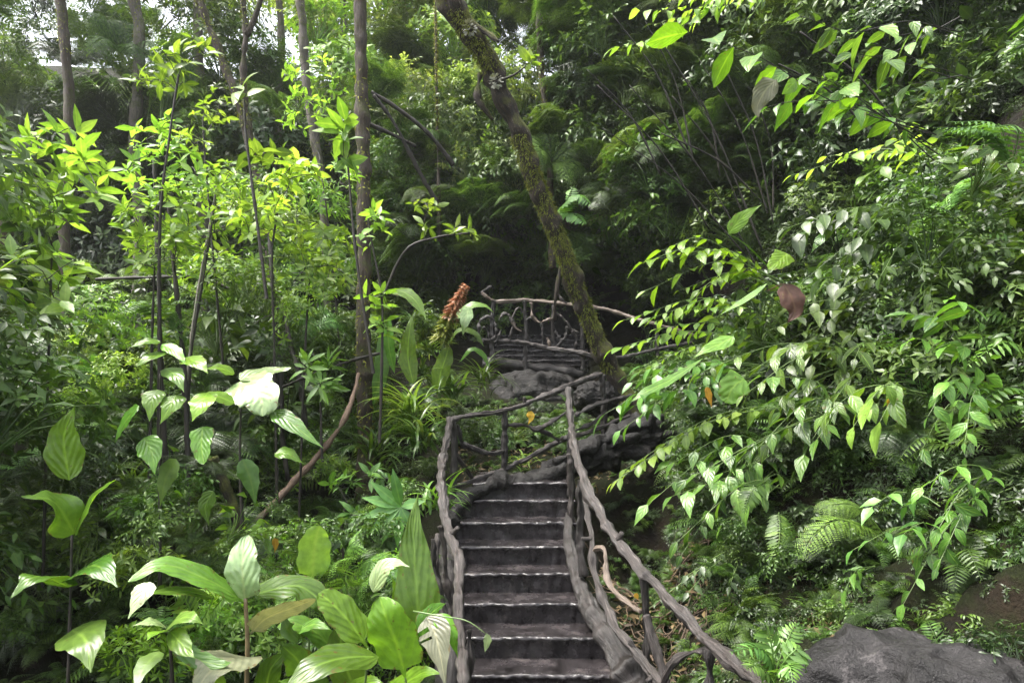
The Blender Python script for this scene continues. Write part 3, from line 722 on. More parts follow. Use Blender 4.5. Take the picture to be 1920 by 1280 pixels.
for q, (pts, Y, rp, lab, mt) in enumerate(FT):
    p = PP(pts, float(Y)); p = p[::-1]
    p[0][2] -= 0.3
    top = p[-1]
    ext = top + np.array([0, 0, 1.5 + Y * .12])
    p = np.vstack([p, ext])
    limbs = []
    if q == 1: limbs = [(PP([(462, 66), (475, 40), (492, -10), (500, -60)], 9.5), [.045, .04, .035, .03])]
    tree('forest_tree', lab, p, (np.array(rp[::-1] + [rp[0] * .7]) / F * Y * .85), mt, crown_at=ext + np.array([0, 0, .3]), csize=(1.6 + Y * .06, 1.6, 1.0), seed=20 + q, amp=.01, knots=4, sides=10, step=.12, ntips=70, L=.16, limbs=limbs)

def stick(name, label, pts, Y, rp, mat='twig', cat='branch', twigs=0, seed=0, amp=.004, knots=2):
    p = PP(pts, Y); b = Buf()
    tube(b, p, np.atleast_1d(np.array(rp, float)) / F * p[:, 1].mean(), 8, .04, amp=amp, freq=6, seed=seed, knots=knots)
    g = np.random.default_rng(seed)
    for k in range(twigs):
        c = catmull(p, 50); i = int(g.integers(5, 45)); d = nrm(g.normal(size=3)); e = c[i] + d * g.uniform(.1, .35)
        tube(b, [c[i], (c[i] + e) / 2 + g.normal(size=3) * .02, e], [.005, .002], 5, .05)
    return tag(obj(name, b, M[mat], None, p[np.argmin(p[:, 2])]), label, cat)

stick('bent_trunk', 'bent reddish trunk curving down behind the big glossy leaves at left', [(672, 700), (662, 745), (640, 795), (598, 852), (540, 915), (480, 978), (420, 1020), (366, 1054), (300, 1090)], [6.6, 5.0], [4, 5, 5, 5, 6, 6, 6, 6, 7], 'redbark', 'tree', 2, 3, amp=.008, knots=6)
stick('mossy_trunk', 'short crooked mossy trunk in the shade at lower left', [(395, 860), (412, 890), (432, 935), (446, 1000), (440, 1080)], 4.8, [8, 9, 9, 9, 10], 'mossbark', 'tree', 1, 4, amp=.02, knots=5)
stick('fallen_branch', 'upper of the dark branches slanting down between the two big trunks', [(696, 172), (740, 200), (790, 238), (822, 272), (850, 310)], [9, 9.5], [3, 4, 4, 4, 5], 'twig', 'branch', 3, 5)
stick('fallen_branch', 'steeper dark branch slanting down between the two big trunks', [(700, 178), (735, 225), (765, 280), (790, 330), (820, 380)], [9, 9.5], [3, 3, 4, 4, 5], 'twig', 'branch', 3, 6)
stick('fallen_branch', 'short dark branch below the two slanting ones beside the straight trunk', [(690, 232), (720, 245), (755, 262), (780, 275)], [9, 9.3], [4, 4, 3, 3], 'twig', 'branch', 2, 7)
stick('fallen_branch', 'thin dark branch lying level across the stems at far left', [(180, 524), (250, 521), (320, 519), (380, 522), (440, 545)], 6.2, [3, 3, 3, 3, 2], 'twig', 'branch', 3, 8)
stick('fallen_branch', 'grey twig reaching left in front of the straight trunk', [(712, 662), (680, 670), (640, 682), (590, 700), (530, 725)], 5.4, [3, 3, 3, 2.5, 2], 'twig', 'branch', 2, 9)
stick('sapling', 'pale straight sapling stem among the bright shrubs at left', [(408, 340), (398, 400), (384, 480), (370, 560), (358, 650), (350, 760)], 5.6, [2, 2.5, 3, 3.5, 4, 4], 'paletwig', 'sapling', 3, 10)
for q, (pts, lab) in enumerate([([(290, 300), (293, 420), (298, 520), (300, 640), (306, 800), (322, 1000), (330, 1080)], 'dark thin stem nearest the left edge of the bright shrubs'),
                                ([(310, 330), (320, 430), (330, 540), (342, 660), (350, 800), (356, 1000)], 'dark thin stem just left of the pale sapling'),
                                ([(500, 400), (508, 480), (512, 560), (516, 640), (514, 700), (540, 900)], 'dark upright stem below the middle of the bright shrubs'),
                                ([(528, 560), (535, 600), (548, 660), (560, 700), (575, 800)], 'short mossy stem leaning right under the bright shrubs'),
                                ([(508, 560), (520, 620), (526, 700), (528, 790)], 'stem standing close against the dark upright one under the bright shrubs')]):
    stick('sapling', lab, pts, [5.4, 5.0] if q < 2 else [6.2, 6.0], [3.5, 4, 4.5, 5, 5], 'twig', 'sapling', 4, 20 + q)

# ------------------------------------------------------------------ plant builders
def frond(bs, bl, path, plen, n=18, Wr=.22, up=(0, 0, 1), droop=.5, g=None, bip=False, r=.003, prof=None, ang=1.15):
    """a fern or palm frond: rachis plus two ranks of pinnae"""
    c = catmull(path, n + 2); T = nrm(np.gradient(c, axis=0))
    if bs is not None: tube(bs, path, [r, r * .4], 5, .05, n=8, close=False)
    up = np.asarray(up, float); N = nrm(up[None] - T * (T @ up)[:, None]); S = np.cross(T, N)
    t = np.linspace(0, 1, n + 2)
    pl = plen * (np.sin(np.pi * (.12 + .86 * t) ** .8) ** .8 if prof is None else prof(t))
    for s in (-1, 1):
        A = nrm(T * math.cos(ang) + s * S * math.sin(ang) - N * .15)
        if g is not None: A = nrm(A + g.normal(size=A.shape) * .06)
        if not bip:
            leaves(bl, c[1:], A[1:], N[1:], np.maximum(pl[1:], .01), np.maximum(pl[1:] * Wr, .006), droop, 'lance', 3, .1)
        else:
            for i in range(1, len(c)):
                if pl[i] < .02: continue
                k = max(3, int(pl[i] / (plen * .09)))
                u = np.linspace(.12, 1, k)
                O = c[i] + A[i] * (pl[i] * u)[:, None] - N[i] * (pl[i] * .25 * u ** 2)[:, None]
                S2 = np.cross(A[i], N[i]); ll = pl[i] * .24 * (1 - .75 * u) + .006
                for s2 in (-1, 1):
                    A2 = np.repeat(nrm(A[i] * .6 + S2 * s2)[None], k, 0)
                    leaves(bl, O, A2, np.repeat(N[i][None], k, 0), ll, ll * .5, .3, 'lance', 2, .1)

def spray(bs, bl, path, L, g, sp=.5, start=.2, hang=.5, Wr=.45, shape='ovate', r=.004, side=.9, nseg=4, m=0):
    """arching stem with leaves in two ranks"""
    path = np.asarray(path, float)
    ln = np.linalg.norm(np.diff(path, axis=0), axis=1).sum(); n = max(3, int(ln * (1 - start) / (L * sp)))
    if bs is not None: tube(bs, path, [r, r * .35], 5, .05, n=max(5, int(ln / .08)), close=False)
    t = np.linspace(start, 1, n); c = catmull(path, 200); ix = (t * 199).astype(int); T = nrm(np.gradient(c, axis=0))[ix]; O = c[ix]
    S = nrm(np.cross(T, UPV)); sg = np.where(np.arange(n) % 2 == 0, 1, -1)[:, None]
    N = nrm(UPV - T * T[:, 2:3])
    A = T * .6 + S * sg * side - UPV * hang * g.uniform(.4, 1.4, (n, 1)) + g.normal(size=(n, 3)) * .26
    A[-1] = T[-1] - UPV * hang * .6
    ll = L * g.uniform(.5, 1.2, n) * np.minimum(1, .55 + 1.6 * np.minimum(t, 1 - t * .45))
    leaves(bl, O, A, N + g.normal(size=(n, 3)) * .25 + S * sg * .25, ll, ll * Wr, g.uniform(.3, .9, n), shape, nseg, .22, m)

# ---- clumps used only as geometry of the uncountable foliage
SRC = bpy.data.collections.new('foliage_sources')
def src(name, b, mats):
    me = b.mesh(name, mats); o = bpy.data.objects.new(name, me); SRC.objects.link(o); return o

def clump_spray(seed, ns=34, L=.15, Wr=.42, up=.5, mat='far'):
    g = np.random.default_rng(seed); b = Buf(); bs = Buf()
    for k in range(ns):
        d = nrm(np.array([g.normal(), g.normal(), abs(g.normal()) * .8 + up]))
        e = d * g.uniform(.7, 1.15); mid = e * .55 + UPV * .18 * g.uniform(.3, 1)
        e = e - UPV * g.uniform(.1, .35)
        st_ = d * .1 + g.normal(size=3) * .08
        spray(b, b, [st_, mid, e], L, g, sp=.42, start=.25, hang=.3, Wr=Wr, nseg=3, r=.008, m=0)
    return b
def clump_whorl(seed, n=110, L=.16, Wr=.36, shape='lance'):
    g = np.random.default_rng(seed); b = Buf()
    d = rand_dirs(g, n); d[:, 2] = np.abs(d[:, 2]) - .25 * g.random(n); r = g.uniform(.35, 1, n) ** .5
    pts = d * r[:, None] * np.array([1, 1, .8])
    whorls(b, pts, nrm(d), g, (5, 8), L, Wr, nseg=2, shape=shape, upmix=.6)
    for p in pts[::5]: tube(b, [p * .1 + UPV * -.3, p * .5, p], [.012, .004], 4, .1, n=4, close=False)
    return b
def clump_fern(seed, n=11, plen=.26, bip=True, lnmin=.8):
    g = np.random.default_rng(seed); b = Buf()
    for k in range(n):
        a = g.uniform(0, 6.28); h = np.array([math.cos(a), math.sin(a), 0]); ln = g.uniform(lnmin, 1.15)
        el = g.uniform(.3, .9)
        frond(b, b, [h * .03, h * ln * .45 + UPV * ln * .5 * el, h * ln - UPV * .1 + UPV * ln * .35 * el], plen, 15, g=g, bip=bip, r=.008, Wr=.2)
    return b
def clump_strap(seed, n=46, L=.9):
    g = np.random.default_rng(seed); b = Buf()
    a = g.uniform(0, 6.28, n); el = g.uniform(.5, 1.45, n)
    A = np.stack([np.cos(a) * np.cos(el), np.sin(a) * np.cos(el), np.sin(el)], 1)
    N = nrm(UPV - A * A[:, 2:3] + 1e-3)
    leaves(b, g.normal(size=(n, 3)) * np.array([.08, .08, .02]), A, N, L * g.uniform(.6, 1.1, n), .05, g.uniform(.9, 2.0, n), 'strap', 7, .35)
    return b
def clump_broad(seed, n=26, L=.42):
    g = np.random.default_rng(seed); b = Buf()
    for k in range(n):
        a = g.uniform(0, 6.28); el = g.uniform(.3, 1.2); d = np.array([math.cos(a) * math.cos(el), math.sin(a) * math.cos(el), math.sin(el)])
        p = d * g.uniform(.3, .9); tube(b, [[0, 0, -.2], p * .5 + UPV * .1, p], [.01, .006], 4, .1, n=4, close=False)
        A = nrm(np.array([d[0], d[1], g.uniform(-.8, .2)])); N = nrm(UPV + g.normal(size=3) * .4)
        leaves(b, p[None], A[None], N[None], L * g.uniform(.6, 1.1), L * .42, g.uniform(.3, 1), 'tip', 6, .18)
    return b

kinds = {}
def reg(key, fn, mats):
    kinds[key] = [src(f'foliage_{key}', fn(i), M[m]) for i, m in enumerate(mats)]
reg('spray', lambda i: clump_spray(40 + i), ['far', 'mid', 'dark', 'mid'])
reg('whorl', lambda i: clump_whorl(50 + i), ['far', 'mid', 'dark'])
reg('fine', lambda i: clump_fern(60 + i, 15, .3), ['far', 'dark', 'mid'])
reg('fern', lambda i: clump_fern(70 + i, 9, .24, bip=False), ['fern', 'mid'])
reg('strap', lambda i: clump_strap(80 + i), ['grass', 'mid'])
reg('broad', lambda i: clump_broad(90 + i), ['big', 'mid', 'dark'])
reg('bright', lambda i: clump_whorl(95 + i, 90, .2, .4, 'ovate'), ['bright', 'bigbright'])
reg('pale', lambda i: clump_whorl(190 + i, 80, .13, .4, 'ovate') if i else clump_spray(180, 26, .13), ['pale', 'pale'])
ALL = [o for k in kinds for o in kinds[k]]
ALLSORT = sorted(ALL, key=lambda o: o.name)
KI = {k: [ALLSORT.index(o) for o in kinds[k]] for k in kinds}

# keep-out windows: (x0, y0, x1, y1, nearer than Y)
KEEP = [(655, 0, 712, 900, 7.0), (500, 730, 680, 930, 5.7), (555, 980, 625, 1090, 3.7), (470, 600, 560, 760, 4.4), (880, 545, 1120, 700, 12.6), (915, 690, 1150, 765, 9.5), (850, 770, 1230, 910, 7.2), (835, 890, 1180, 1400, 6.0), (1030, 700, 1300, 1400, 4.6), (1180, 1050, 1500, 1400, 3.4), (1480, 1140, 1690, 1400, 3.6),
        (900, 540, 1320, 640, 9.9), (1120, 880, 1230, 1010, 6.0)]
def blocked(p, R):
    if p[1] < 1.0: return np.linalg.norm(p - np.array([0, 0, EYE])) < R + .5
    px = 960 + p[0] / p[1] * F; py = 775 - (p[2] - EYE) / p[1] * F; pr = R / p[1] * F * .8
    for x0, y0, x1, y1, Yd in KEEP:
        if p[1] < Yd + R * .5 and x0 - pr < px < x1 + pr and y0 - pr < py < y1 + pr: return True
    return np.linalg.norm(p - np.array([0, 0, EYE])) < R + .9

def stuff(name, label, cat, boxes, seed, hang=False):
    g = np.random.default_rng(seed); pts, rot, scl, pid = [], [], [], []
    for bx in boxes:
        x0, y0, x1, y1, Ya, Yb, n, ks, s0, s1 = bx[:10]
        opt = bx[10] if len(bx) > 10 else {}
        made = 0; tries = 0
        while made < n and tries < n * 4:
            tries += 1
            px, py = g.uniform(x0, x1), g.uniform(y0, y1)
            fx = (px - x0) / (x1 - x0)
            Y = (Ya * (1 - fx) + Yb * fx if opt.get('slant') else g.uniform(min(Ya, Yb), max(Ya, Yb))) + g.uniform(-.4, .4) * opt.get('thick', 0)
            p = P(px, py, Y); s = g.uniform(s0, s1)
            if opt.get('patch'):
                p = np.array([g.uniform(x0, x1), g.uniform(y0, y1), 0.]); p[2] = float(terrain(p[0], p[1])) + opt.get('lift', 0)
            if opt.get('patch'): pass
            elif opt.get('ground'):
                p = np.array([(px - 960) / F * Y, Y, 0.]); p[2] = float(terrain(p[0], p[1])) + opt.get('lift', 0)
            else:
                zt = float(terrain(p[0], p[1]))
                if p[2] < zt - .3 * s: 
                    p[2] = zt
            if opt.get('thin') and lumps(p[None], 1, .12, seed, 2)[0] > opt['thin']: continue
            if not opt.get('nokeep') and blocked(p, s * .95): continue
            made += 1
            pts.append(p); kk = ks[int(g.integers(len(ks)))]; k2 = KI[kk]
            if opt.get('var') is not None: k2 = [k2[min(v, len(k2) - 1)] for v in opt['var']]
            pid.append(k2[int(g.integers(len(k2)))])
            rot.append([g.normal() * .35 + opt.get('tx', 0), g.normal() * .35 + opt.get('ty', 0), g.uniform(0, 6.28)])
            scl.append(s)
    me = bpy.data.meshes.new(name); me.vertices.add(len(pts)); me.vertices.foreach_set('co', np.array(pts, np.float32).ravel())
    for nm, ty, dat, at in (('rot', 'FLOAT_VECTOR', rot, 'vector'), ('scl', 'FLOAT', scl, 'value'), ('pid', 'INT', pid, 'value')):
        a = me.attributes.new(nm, ty, 'POINT'); a.data.foreach_set(at, np.array(dat, np.int32 if ty == 'INT' else np.float32).ravel())
    o = bpy.data.objects.new(name, me); COL.objects.link(o)
    ng = bpy.data.node_groups.new(name + '_nodes', 'GeometryNodeTree')
    ng.interface.new_socket('Geometry', in_out='INPUT', socket_type='NodeSocketGeometry')
    ng.interface.new_socket('Geometry', in_out='OUTPUT', socket_type='NodeSocketGeometry')
    N = ng.nodes.new; L = ng.links.new
    gi, go = N('NodeGroupInput'), N('NodeGroupOutput')
    ci = N('GeometryNodeCollectionInfo'); ci.inputs['Collection'].default_value = SRC
    ci.inputs['Separate Children'].default_value = True; ci.inputs['Reset Children'].default_value = True
    ip = N('GeometryNodeInstanceOnPoints'); ip.inputs['Pick Instance'].default_value = True
    def na(nm, dt):
        n = N('GeometryNodeInputNamedAttribute'); n.data_type = dt; n.inputs[0].default_value = nm
        return [s for s in n.outputs if s.enabled and s.name == 'Attribute'][0]
    er = N('FunctionNodeEulerToRotation')
    L(na('rot', 'FLOAT_VECTOR'), er.inputs[0]); L(er.outputs[0], ip.inputs['Rotation'])
    L(na('scl', 'FLOAT'), ip.inputs['Scale']); L(na('pid', 'INT'), ip.inputs['Instance Index'])
    L(gi.outputs[0], ip.inputs['Points']); L(ci.outputs[0], ip.inputs['Instance']); L(ip.outputs[0], go.inputs[0])
    md = o.modifiers.new('scatter', 'NODES'); md.node_group = ng
    return tag(o, label, cat, kind='stuff')

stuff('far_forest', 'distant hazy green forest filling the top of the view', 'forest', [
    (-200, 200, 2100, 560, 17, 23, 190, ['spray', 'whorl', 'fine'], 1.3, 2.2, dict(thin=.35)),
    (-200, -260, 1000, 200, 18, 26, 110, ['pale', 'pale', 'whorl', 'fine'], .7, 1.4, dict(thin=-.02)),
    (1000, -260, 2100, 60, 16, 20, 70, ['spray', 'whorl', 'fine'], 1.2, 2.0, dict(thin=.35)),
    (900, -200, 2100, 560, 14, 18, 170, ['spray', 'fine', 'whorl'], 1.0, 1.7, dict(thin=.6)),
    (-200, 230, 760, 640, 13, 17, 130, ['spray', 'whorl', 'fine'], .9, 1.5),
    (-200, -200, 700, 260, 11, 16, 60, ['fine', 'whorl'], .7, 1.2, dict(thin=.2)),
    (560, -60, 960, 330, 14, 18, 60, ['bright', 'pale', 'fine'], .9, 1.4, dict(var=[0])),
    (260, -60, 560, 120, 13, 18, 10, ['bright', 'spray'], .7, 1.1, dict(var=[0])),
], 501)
stuff('hillside_foliage', 'dense dark green foliage covering the hillside behind the bridge and to its right', 'shrubbery', [
    (700, 330, 1300, 620, 12.2, 14, 130, ['fine', 'spray', 'broad', 'whorl'], .45, .95, dict(var=[0, 0, 1])),  # mostly the brighter leaf variants, their colour standing in for fill light
    (1040, -150, 1700, 520, 11.5, 8, 150, ['spray', 'fine', 'whorl'], .5, .95, dict(slant=1, thick=2.5, var=[0, 1])),
    (980, -150, 1500, 330, 11.5, 8.5, 90, ['spray', 'fine', 'fine'], .5, .9, dict(slant=1, thick=1.5, var=[0])),
    (1500, -150, 2200, 620, 8, 5.8, 190, ['spray', 'whorl', 'broad'], .45, .8, dict(slant=1, thick=1.5)),
    (700, 160, 1000, 380, 11, 13, 50, ['fine', 'spray', 'pale'], .5, .9, dict(var=[0])),
    (720, 330, 980, 500, 11, 13, 30, ['fine', 'spray'], .6, .95),
], 502)
stuff('undergrowth', 'tangled dark green undergrowth among the tree stems at left', 'undergrowth', [
    (-150, 520, 680, 800, 8, 11, 90, ['spray', 'fine', 'whorl', 'fern'], .5, .9, dict(var=[1, 2])),
    (-150, 640, 660, 950, 6, 8.5, 90, ['spray', 'broad', 'fern', 'fine'], .4, .7, dict(var=[1, 2])),
    (-150, 850, 800, 1280, 4.2, 6.5, 150, ['fern', 'spray', 'strap', 'fine', 'broad'], .2, .42, dict(var=[1, 2])),
    (600, 600, 900, 900, 6.0, 9, 50, ['fern', 'strap', 'spray'], .3, .5, dict(var=[0, 1])),
    (-200, 900, 780, 1280, 3.2, 5, 120, ['fern', 'spray', 'whorl', 'fine'], .12, .25, dict(ground=1, lift=.05, var=[1, 2])),
    (-900, 300, 0, 1200, 3, 6, 60, ['spray', 'whorl', 'broad'], .5, .9),
    (820, 770, 1180, 900, 6.4, 8.2, 40, ['fern', 'spray', 'strap'], .15, .3, dict(ground=1, lift=.03)),
    (-4.5, 2.0, -.9, 9, 0, 0, 260, ['fern', 'spray', 'fine', 'strap', 'whorl'], .15, .35, dict(patch=1, lift=.03, var=[0, 1, 2, 2])),
    (-.9, 6.2, 1.8, 9.2, 0, 0, 60, ['fern', 'spray', 'fine'], .12, .25, dict(patch=1, lift=.02, var=[1, 2])),
    (-.6, 6.1, 1.4, 8.6, 0, 0, 150, ['fern', 'spray', 'strap', 'fine'], .04, .12, dict(patch=1, lift=.0, nokeep=1)),
    (-150, 360, 640, 560, 6.2, 9.5, 24, ['bright', 'spray', 'bright'], .3, .6, dict(var=[0], thin=.2)),
    (-150, 560, 620, 900, 5.0, 7.0, 50, ['bright', 'spray', 'fern'], .2, .4, dict(var=[0])),
    (250, 900, 830, 1250, 3.4, 4.6, 70, ['spray', 'broad', 'fern', 'bright'], .14, .3, dict(var=[0, 1])),
], 503)
stuff('bank_foliage', 'shaded green leaves hanging over the steep earth bank at right', 'shrubbery', [
    (1180, 560, 1720, 800, 5.9, 5.0, 80, ['spray', 'broad', 'fern'], .3, .5, dict(slant=1, thick=.8, var=[1, 2])),
    (1300, 780, 1720, 1000, 4.9, 4.3, 50, ['spray', 'fern', 'fine'], .2, .38, dict(slant=1, thick=.6, var=[1, 2])),
    (1250, 1000, 1720, 1150, 4.0, 3.8, 40, ['fern', 'fine', 'spray'], .12, .24, dict(slant=1, thick=.5, var=[1, 1])),
    (1680, 300, 2500, 1300, 4.6, 3.4, 130, ['spray', 'whorl', 'broad', 'fern'], .3, .6, dict(slant=1, thick=1.0)),
    (1250, 620, 1500, 760, 6.5, 6, 30, ['spray', 'whorl'], .3, .5),
    (1.3, 2.2, 4.5, 6.5, 0, 0, 260, ['fine', 'spray', 'whorl', 'fern'], .12, .32, dict(patch=1, lift=.02, var=[2])),
    (2.2, 2.0, 7, 9, 0, 0, 160, ['fern', 'spray', 'whorl', 'broad'], .3, .6, dict(patch=1, lift=.1, var=[1, 2])),
    (.98, 2.9, 2.0, 5.3, 0, 0, 330, ['fern', 'fine', 'spray', 'strap'], .05, .15, dict(patch=1, lift=.01, nokeep=1, var=[2])),
    (.70, 3.4, 1.15, 5.2, 0, 0, 120, ['fern', 'fine', 'strap'], .03, .08, dict(patch=1, nokeep=1, var=[1, 2])),
    (-.9, 7.4, 2.0, 9.2, 0, 0, 170, ['fern', 'spray', 'strap', 'fine'], .06, .18, dict(patch=1, nokeep=1, var=[1, 2])),
    (1.15, 2.95, 2.8, 3.7, 0, 0, 110, ['fern', 'spray', 'fine', 'strap'], .07, .2, dict(patch=1, nokeep=1, var=[1, 2])),
    (.85, 4.7, 1.6, 6.4, 0, 0, 110, ['strap', 'fine', 'spray'], .05, .13, dict(patch=1, nokeep=1, var=[2])),
    (1.5, 4.6, 3.0, 6.5, 0, 0, 90, ['spray', 'fern'], .2, .4, dict(patch=1, lift=.1, var=[1, 2])),
    (1.6, 6.0, 4.5, 11, 0, 0, 120, ['fern', 'spray', 'fine'], .3, .6, dict(patch=1, lift=.1, var=[1, 2])),
], 504)

# ------------------------------------------------------------------ individual plants
def shrub(label, stempx, ells, L, seed, mat='bright', nl=(4, 7), Wr=.36, shape='lance', smat='twig', Yst=None, droop=(.2, .8), name='shrub', cat='shrub', group=None):
    g = np.random.default_rng(seed)
    stem = PP(stempx, Yst)
    base = stem[0]
    t = thing(name, label, cat, base, group)
    tips = []
    for cx, cy, rx_, ry_, n, Ya, Yb in ells:
        for k in range(n):
            a = g.uniform(0, 6.28); r = math.sqrt(g.random())
            tips.append(P(cx + math.cos(a) * rx_ * r, cy + math.sin(a) * ry_ * r, g.uniform(Ya, Yb)))
    bs = Buf(); tube(bs, stem, [.012, .007], 7, .06, amp=.002, freq=8, seed=seed, close=False)
    nodes = list(catmull(stem, 14)[5:])
    d = branching(bs, nodes, tips, g, r=.0025, rmax=.007)
    bl = Buf(); whorls(bl, np.array(tips), d, g, nl, L, Wr, spread=(.8, 1.6), droop=droop, shape=shape, nseg=4, upmix=.7)
    obj('stems', bs, M[smat], t); obj('leaves', bl, M[mat], t)
    return t

shrub('yellow-green shrub with large leaves at the top left corner', [(300, 700), (300, 420), (320, 240), (335, 140)], [(345, 95, 45, 45, 11, 4.3, 4.7), (300, 150, 60, 30, 10, 4.4, 5.0)], .17 * .78, 1, Yst=4.6, nl=(3, 5))
shrub('bright shrub with whorled leaves nearest the left edge, upper storey', [(296, 900), (298, 640), (300, 460), (300, 340)], [(320, 320, 85, 55, 38, 4.6, 5.4), (290, 250, 50, 40, 12, 4.6, 5.4)], .15 * .78, 2, Yst=5.0)
shrub('bright shrub around the pale sapling stem', [(350, 1000), (356, 700), (385, 500), (400, 400)], [(420, 350, 60, 50, 25, 5.0, 5.8), (390, 440, 80, 50, 33, 5.0, 5.8)], .14 * .78, 3, Yst=5.4)
shrub('bright lower shrub with dense leaves at the left edge', [(280, 900), (285, 640), (290, 500)], [(300, 400, 80, 60, 38, 4.4, 5.2), (300, 470, 60, 40, 20, 4.4, 5.2)], .15 * .78, 4, Yst=4.8)
shrub('bright shrub with upswept leaves in the middle of the left side', [(520, 960), (514, 640), (510, 480), (520, 400)], [(545, 325, 50, 35, 17, 4.9, 5.4), (500, 400, 70, 40, 27, 4.9, 5.6)], .17 * .78, 5, Yst=5.2)
shrub('bright shrub with drooping leaves just left of the straight trunk', [(560, 1000), (570, 700), (580, 520)], [(600, 450, 65, 28, 25, 5.0, 5.6), (560, 480, 60, 40, 20, 5.0, 5.8), (620, 510, 40, 30, 10, 5, 5.6)], .15 * .78, 6, Yst=5.4)
shrub('single sprig of pale yellow leaves high in front of the forked trees', [(500, 560), (480, 400), (462, 260), (458, 190)], [(458, 175, 6, 6, 2, 4.2, 4.3), (490, 285, 25, 12, 3, 4.4, 4.8)], .19, 7, Yst=4.4, nl=(3, 4), Wr=.42)
shrub('sprig of large lit leaves in front of the straight trunk near its top', [(700, 700), (668, 480), (655, 340), (650, 270)], [(650, 240, 14, 20, 4, 4.6, 4.8), (650, 290, 12, 14, 2, 4.6, 4.8)], .2, 8, Yst=4.8, nl=(3, 4), Wr=.42)
shrub('thin plant with small lit leaves right in front of the straight trunk', [(712, 830), (716, 680), (716, 560), (700, 470), (690, 410)], [(695, 430, 25, 35, 9, 4.9, 5.3), (715, 560, 30, 25, 7, 4.9, 5.2), (720, 610, 22, 16, 4, 4.9, 5.2)], .14, 9, Yst=5.0, nl=(3, 5))
shrub('slender twig reaching right with small lit leaves toward the centre', [(716, 560), (760, 470), (820, 445), (880, 437)], [(795, 388, 26, 12, 5, 5.2, 5.5), (870, 432, 34, 8, 5, 5.2, 5.5), (800, 425, 14, 8, 2, 5.2, 5.4)], .12, 10, Yst=5.3, nl=(3, 5))
shrub('small epiphyte sprig with four bright leaves beside the leaning tree', [(940, 150), (965, 140), (985, 125)], [(992, 115, 9, 9, 2, 5.9, 6.0), (1000, 105, 5, 5, 1, 5.9, 6.0)], .17, 11, Yst=6.2, nl=(2, 3), Wr=.45)
shrub('spindly shrub with yellowish tips in front of the hazy pale trunk', [(420, 700), (400, 480), (385, 300), (380, 220)], [(390, 205, 40, 40, 12, 5.5, 6.2), (355, 270, 40, 20, 10, 5.4, 6.2)], .13 * .78, 12, Yst=5.8, nl=(3, 5))
shrub('sparse small-leaved shrub before the grey-brown trunk', [(640, 700), (620, 460), (600, 300)], [(590, 150, 60, 60, 26, 7.5, 8.5), (570, 210, 60, 40, 22, 7.2, 8.4), (640, 330, 30, 40, 15, 6.6, 7.4)], .12, 13, Yst=7.4, nl=(3, 5), mat='bright')
shrub('dark green lance-leaved plant at the foot of the straight trunk', [(604, 860), (602, 790), (600, 720)], [(602, 690, 40, 18, 6, 5.0, 5.3), (600, 720, 30, 14, 4, 5.0, 5.3)], .18, 14, Yst=5.1, mat='fern', nl=(6, 9), Wr=.22)
shrub('leafy sapling crown outside the clearing at far left', [(80, 1100), (90, 700), (100, 400)], [(100, 330, 110, 90, 40, 4.0, 5.0), (80, 520, 90, 70, 24, 3.8, 4.8)], .17, 15, Yst=4.4)
shrub('yellow-green shrub leaning over the foot of the bent trunk', [(660, 1150), (640, 1000), (650, 940)], [(640, 900, 30, 20, 6, 4.6, 5), (690, 960, 40, 30, 8, 4.4, 4.8), (720, 890, 30, 22, 6, 4.6, 5)], .13, 17, Yst=4.7, mat='fern')

def arch(label, sprays, L, seed, mat='bank', extra=3, name='arching_shrub', hang=.6, Wr=.5, smat='greenstem', jit=.16, sp=.5, shape='tip', cat='shrub'):
    g = np.random.default_rng(seed); bs, bl = Buf(), Buf(); base = None
    for s in sprays:
        p = PP(s)
        if base is None: base = p[0]
        spray(bs, bl, p, L, g, sp=sp, start=.2, hang=hang, Wr=Wr, shape=shape)
        for k in range(extra):
            q = p.copy(); f = g.uniform(.55, 1.0)
            off = g.normal(size=3) * jit
            for i in range(1, len(q)): q[i] = q[0] + (q[i] - q[0]) * f + off * (i / (len(q) - 1))
            q[0] += g.normal(size=3) * jit * .3
            spray(bs, bl, q, L * g.uniform(.7, 1.0), g, sp=sp, start=.25, hang=hang, Wr=Wr, shape=shape)
    t = thing(name, label, cat, base)
    obj('stems', bs, M[smat], t); obj('leaves', bl, M[mat], t)
    return t

arch('arching shrub topmost on the bank, reaching over the dark hollow', [[(1480, 560, 5.0), (1360, 490, 4.9), (1210, 545, 4.8)], [(1480, 560, 5.0), (1330, 450, 4.9), (1240, 470, 4.8)]], .17, 101, 'bigbright', hang=.35, shape='ovate')
arch('arching shrub with bright tips touching the end of the bridge railing', [[(1480, 660, 5.0), (1340, 560, 4.9), (1170, 600, 4.9)], [(1480, 660, 5.0), (1300, 620, 4.9), (1150, 655, 4.9)]], .13, 102, 'bright', hang=.4, shape='lance')
arch('leafy spray hanging in front of the foot of the leaning tree', [[(1430, 700, 4.8), (1290, 690, 4.6), (1135, 775, 4.5)], [(1430, 700, 4.8), (1290, 740, 4.6), (1190, 760, 4.6)]], .18, 103, 'fern', shape='ovate')
arch('long yellow-green spray drooping over the rock ledge', [[(1500, 760, 4.7), (1330, 790, 4.5), (1148, 905, 4.4)]], .13, 104, 'bright', extra=2, jit=.08, shape='lance')
arch('pale hanging spray below the long yellow-green one', [[(1480, 830, 4.6), (1350, 840, 4.4), (1215, 945, 4.2)], [(1480, 830, 4.6), (1400, 880, 4.4), (1260, 930, 4.2)]], .19, 105, extra=3)
arch('lowest drooping spray with hanging leaves over the mossy slope', [[(1470, 900, 4.4), (1390, 910, 4.2), (1270, 1015, 4.1)], [(1470, 900, 4.4), (1420, 940, 4.2), (1360, 975, 4.1)]], .18, 106, extra=1, hang=.9, shape='ovate')
